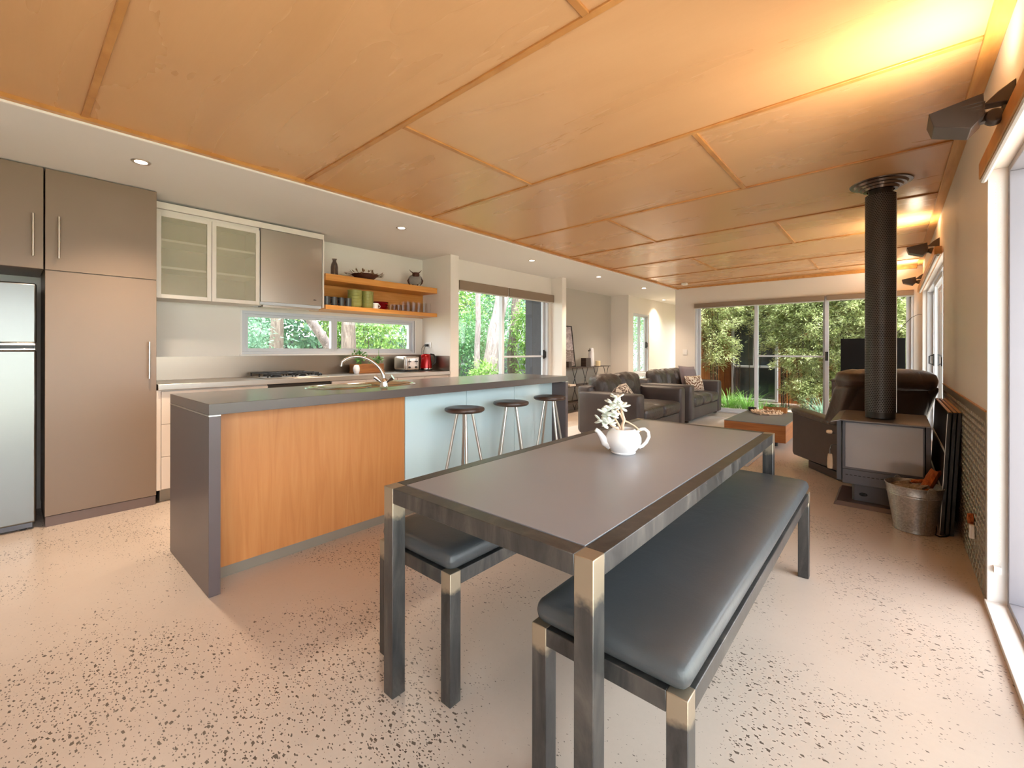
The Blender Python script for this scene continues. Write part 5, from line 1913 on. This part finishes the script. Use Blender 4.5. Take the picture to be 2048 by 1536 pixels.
BL = [(-2.99, 10.35, 3.2, 8, 'bamboo clump leftmost beyond the end-wall doors, nearest the corridor', 420, .30), (-2.72, 11.1, 3.2, 5, 'bamboo clump partly in front of the neighbour window at its left frame', 190, .55),
      (-2.35, 11.0, 3.3, 5, 'sparse bamboo clump hanging over the neighbour window', 120, .66), (-1.70, 10.75, 3.5, 9, 'bamboo clump just right of the neighbour window', 560, .42),
      (-1.30, 10.6, 3.5, 10, 'dense bamboo clump seen through the screened middle door leaf', 620, .05), (-.72, 10.7, 3.5, 10, 'bamboo clump behind the overlap of the end-wall door leaves', 620, .12),
      (-.18, 10.6, 3.5, 9, 'bamboo clump above the television', 620, .12), (.35, 10.8, 3.5, 9, 'bamboo clump right of the flue beyond the end-wall doors', 560, .15), (.95, 10.7, 3.4, 8, 'rightmost bamboo clump beyond the end-wall doors', 460, .25)]
for i, (x, y, h, n, lab, ln, low) in enumerate(BL):
    bamboo(i, x, y, h, n, lab, 50 + i, .17, ln, low)


def grass(label, x, y, n, L, seed, mat='leaf_grass', group=None):
    q_ = random.Random(seed)
    m = MB()
    for k in range(n):
        a = q_.uniform(0, 6.283)
        rr = q_.uniform(0, .16)
        p = Vector((x + rr * math.cos(a), y + rr * math.sin(a), -.118))
        a2 = a + q_.uniform(-.6, .6)
        d = Vector((math.cos(a2), math.sin(a2), 0))
        l_ = L * q_.uniform(.6, 1.2)
        bend = q_.uniform(.35, .95)
        s = Vector((-d.y, d.x, 0)) * q_.uniform(.005, .010)
        v = []
        for t in (0, .35, .7, 1.0):
            c = p + d * (l_ * bend * t * t) + Vector((0, 0, l_ * (t - .55 * bend * t * t)))
            w = 1 - t * .9
            v += [c - s * w, c + s * w]
        m.add(v, [(0, 1, 3, 2), (2, 3, 5, 4), (4, 5, 7, 6)])
    return one('grass_clump', m, mat, label, 'grass clump', loc=(x, y, -.118), group=group, smooth=False)


GL = [(-2.55, 9.80, 190, .62, 'leaf_grass', 'green strappy grass clump outside the end-wall doors behind the three-seat sofa'), (-2.25, 9.98, 190, .60, 'leaf_grass', 'green strappy grass clump in front of the neighbour window'),
      (-1.95, 9.85, 150, .40, 'leaf_grass', 'low grass clump outside behind the first door stile'), (-.98, 10.0, 90, .62, 'leaf_b', 'pale flax clump outside near the door handle'), (-1.75, 10.2, 60, .35, 'leaf_b', 'small grey-green tuft among the bamboo stems')]
for i, (x, y, n, L, mt, lab) in enumerate(GL):
    grass(lab, x, y, n, L, 80 + i, mt, 'grass clumps beyond the end-wall doors')
struct('garden_bed', MB().box(-4.4, 2.4, 9.4, 11.5, -.119, -.10), 'gravel')

# the garden on the kitchen side: trunks, shrubs, hedges, a dark paling fence
one('paling_fence', MB().box(-15.1, -14.95, -3, 26, -.12, 1.62).box(-14.95, -14.90, -3, 26, .2, .3).box(-14.95, -14.90, -3, 26, 1.25, 1.35), 'fence_dark', 'dark paling fence at the back of the kitchen-side garden', 'fence')


def trunk(label, pts, rad, mat, group='tree trunks on the kitchen side'):
    m = MB()
    q_ = random.Random(int(pts[0][1] * 100))
    P_ = []
    R_ = []
    n = 10
    pts = [Vector(p) for p in pts]
    for i in range(n + 1):
        t = i / n * (len(pts) - 1)
        k = min(int(t), len(pts) - 2)
        P_.append(pts[k].lerp(pts[k + 1], t - k) + Vector((q_.uniform(-.02, .02), q_.uniform(-.02, .02), 0)))
        R_.append(rad * (1.12 - .5 * i / n) * q_.uniform(.93, 1.07))
    m.tube(P_, R_, 14)
    return one('tree_trunk', m, mat, label, 'tree trunk', loc=tuple(P_[0]), group=group, angle=70)


trunk('pale straight tree trunk in the left pane of the kitchen window', [(-8.9, 3.40, -.12), (-8.9, 3.42, 2.2), (-9.0, 3.5, 5.2)], .12, 'bark_mid')
trunk('white leaning tree trunk crossing the kitchen window', [(-7.6, 4.25, -.12), (-7.55, 3.87, 1.1), (-7.5, 3.33, 1.85), (-7.3, 2.3, 3.6)], .088, 'bark_pale')
trunk('thick grey tree trunk just right of the kitchen window mullion', [(-7.3, 4.02, -.12), (-7.3, 4.0, 2.0), (-7.4, 4.1, 5)], .125, 'bark_mid')
trunk('slim white tree trunk at the left of the garden door', [(-7.3, 7.20, -.12), (-7.3, 7.20, 2.4), (-7.3, 7.3, 5)], .07, 'bark_pale')
trunk('broad leaning paperbark trunk in the garden door', [(-7.5, 7.75, -.12), (-7.5, 7.95, 1.4), (-7.5, 8.35, 2.8), (-7.5, 8.8, 5)], .19, 'bark_pale')
trunk('brown tree trunk in the screened half of the garden door', [(-7.6, 8.9, -.12), (-7.6, 8.80, 1.3), (-7.6, 8.98, 2.6), (-7.7, 9.2, 5)], .14, 'bark_mid')


def shrub(name, label, c, rad, n, L, W, mat, seed, cat='shrub', group=None, stem=True):
    q_ = random.Random(seed)
    r = Root(name, label, cat, (c[0], c[1], -.12), group=group)
    m = MB()
    cl = []
    for _ in range(max(6, n // 90)):
        d = Vector((q_.gauss(0, 1), q_.gauss(0, 1), q_.gauss(0, 1))).normalized() * (q_.random() ** .45)
        cl.append(Vector((c[0] + d.x * rad[0], c[1] + d.y * rad[1], c[2] + d.z * rad[2])))
    k_ = min(rad) * .34
    for _ in range(n):
        o_ = q_.choice(cl)
        d = Vector((q_.gauss(0, 1), q_.gauss(0, 1), q_.gauss(0, 1)))
        p = o_ + d * k_ * .55
        if p.z < -.1:
            p.z = -.1 + q_.random() * .2
        dd = (d.normalized() + Vector((q_.uniform(-.8, .8), q_.uniform(-.8, .8), q_.uniform(-.9, .4)))).normalized()
        m.leaf(p, dd, Vector((q_.uniform(-.7, .7), q_.uniform(-.7, .7), 1)).normalized(), L * q_.uniform(.6, 1.3), W * q_.uniform(.7, 1.3))
    r.part('foliage', m, mat, smooth=False)
    if stem:
        s = MB()
        for k in range(5):
            e = q_.choice(cl)
            b0 = Vector((c[0] + q_.uniform(-.1, .1), c[1] + q_.uniform(-.1, .1), -.119))
            s.tube([b0, b0.lerp(e, .5) + Vector((q_.uniform(-.08, .08), q_.uniform(-.08, .08), .05)), e], [.022, .015, .006], 6)
        r.part('stems', s, 'bark_mid', angle=70)
    return r


SH = [
    ('shrub', 'blue-green shrub low at the left of the kitchen window', (-8.4, 2.45, 1.25), (.6, .62, 1.0), 2600, .11, .022, 'leaf_b', 101),
    ('shrub', 'grey-green bush behind the pale trunk in the kitchen window', (-10.9, 3.2, 2.1), (1.0, 0.9, 1.0), 2600, .14, .026, 'leaf_b', 102),
    ('shrub', 'bright green leafy shrub between the trunks in the kitchen window', (-9.4, 4.9, 2.25), (.7, .7, .75), 2000, .11, .030, 'leaf_a', 103),
    ('shrub', 'light green shrub in the right pane of the kitchen window', (-8.6, 5.2, 1.75), (.9, .75, 1.2), 2600, .12, .026, 'leaf_a', 104),
    ('shrub', 'feathery pale shrub at the right end of the kitchen window', (-9.8, 6.6, 1.7), (1.1, .9, 1.4), 2600, .13, .020, 'leaf_b', 105),
    ('shrub', 'low bright ground shrub under the kitchen window', (-7.9, 5.1, .75), (.7, .9, .55), 1700, .10, .024, 'leaf_a', 106),
    ('shrub', 'deep green shrub at the left edge of the garden door', (-8.9, 8.0, 1.25), (.9, .85, 1.25), 2800, .11, .030, 'leaf_c', 107),
    ('shrub', 'leafy green shrub in the screened half of the garden door', (-6.9, 8.55, 1.35), (.5, .42, 1.0), 2200, .12, .030, 'leaf_a', 108),
    ('shrub', 'bright low plant at the foot of the trunks in the garden door', (-6.8, 7.0, .45), (.5, .5, .42), 1300, .13, .024, 'leaf_a', 109),
    ('shrub', 'mixed shrub behind the paperbark trunk in the garden door', (-9.6, 10.0, 1.5), (1.1, 1.1, 1.5), 2800, .13, .030, 'leaf_c', 110),
    ('shrub', 'tall shrub outside the corridor window', (-7.5, 16.0, 1.4), (1.0, 1.3, 1.5), 3600, .12, .028, 'leaf_b', 111),
]
for a in SH:
    shrub(a[0], a[1], a[2], a[3], int(a[4] * 1.7), a[5] * .72, a[6] * .72, a[7], a[8], group='kitchen-side garden shrubs')
TL = [(-12.6, 4.7), (-13.1, 7.5), (-12.5, 10.2), (-12.8, 13.2), (-12.0, 16.5), (-9.5, 19.0)]
names = ['first', 'second', 'third', 'fourth', 'fifth', 'last']
for i, (x, y) in enumerate(TL):
    shrub('hedge_tree', f'{names[i]} of the tall leafy trees along the paling fence, counted from the kitchen end', (x, y, 3.3), (1.5, 1.75, 2.5), 8200, .18, .042, ['leaf_b', 'leaf_c', 'leaf_a'][i % 3], 200 + i, cat='tree', group='trees along the paling fence')
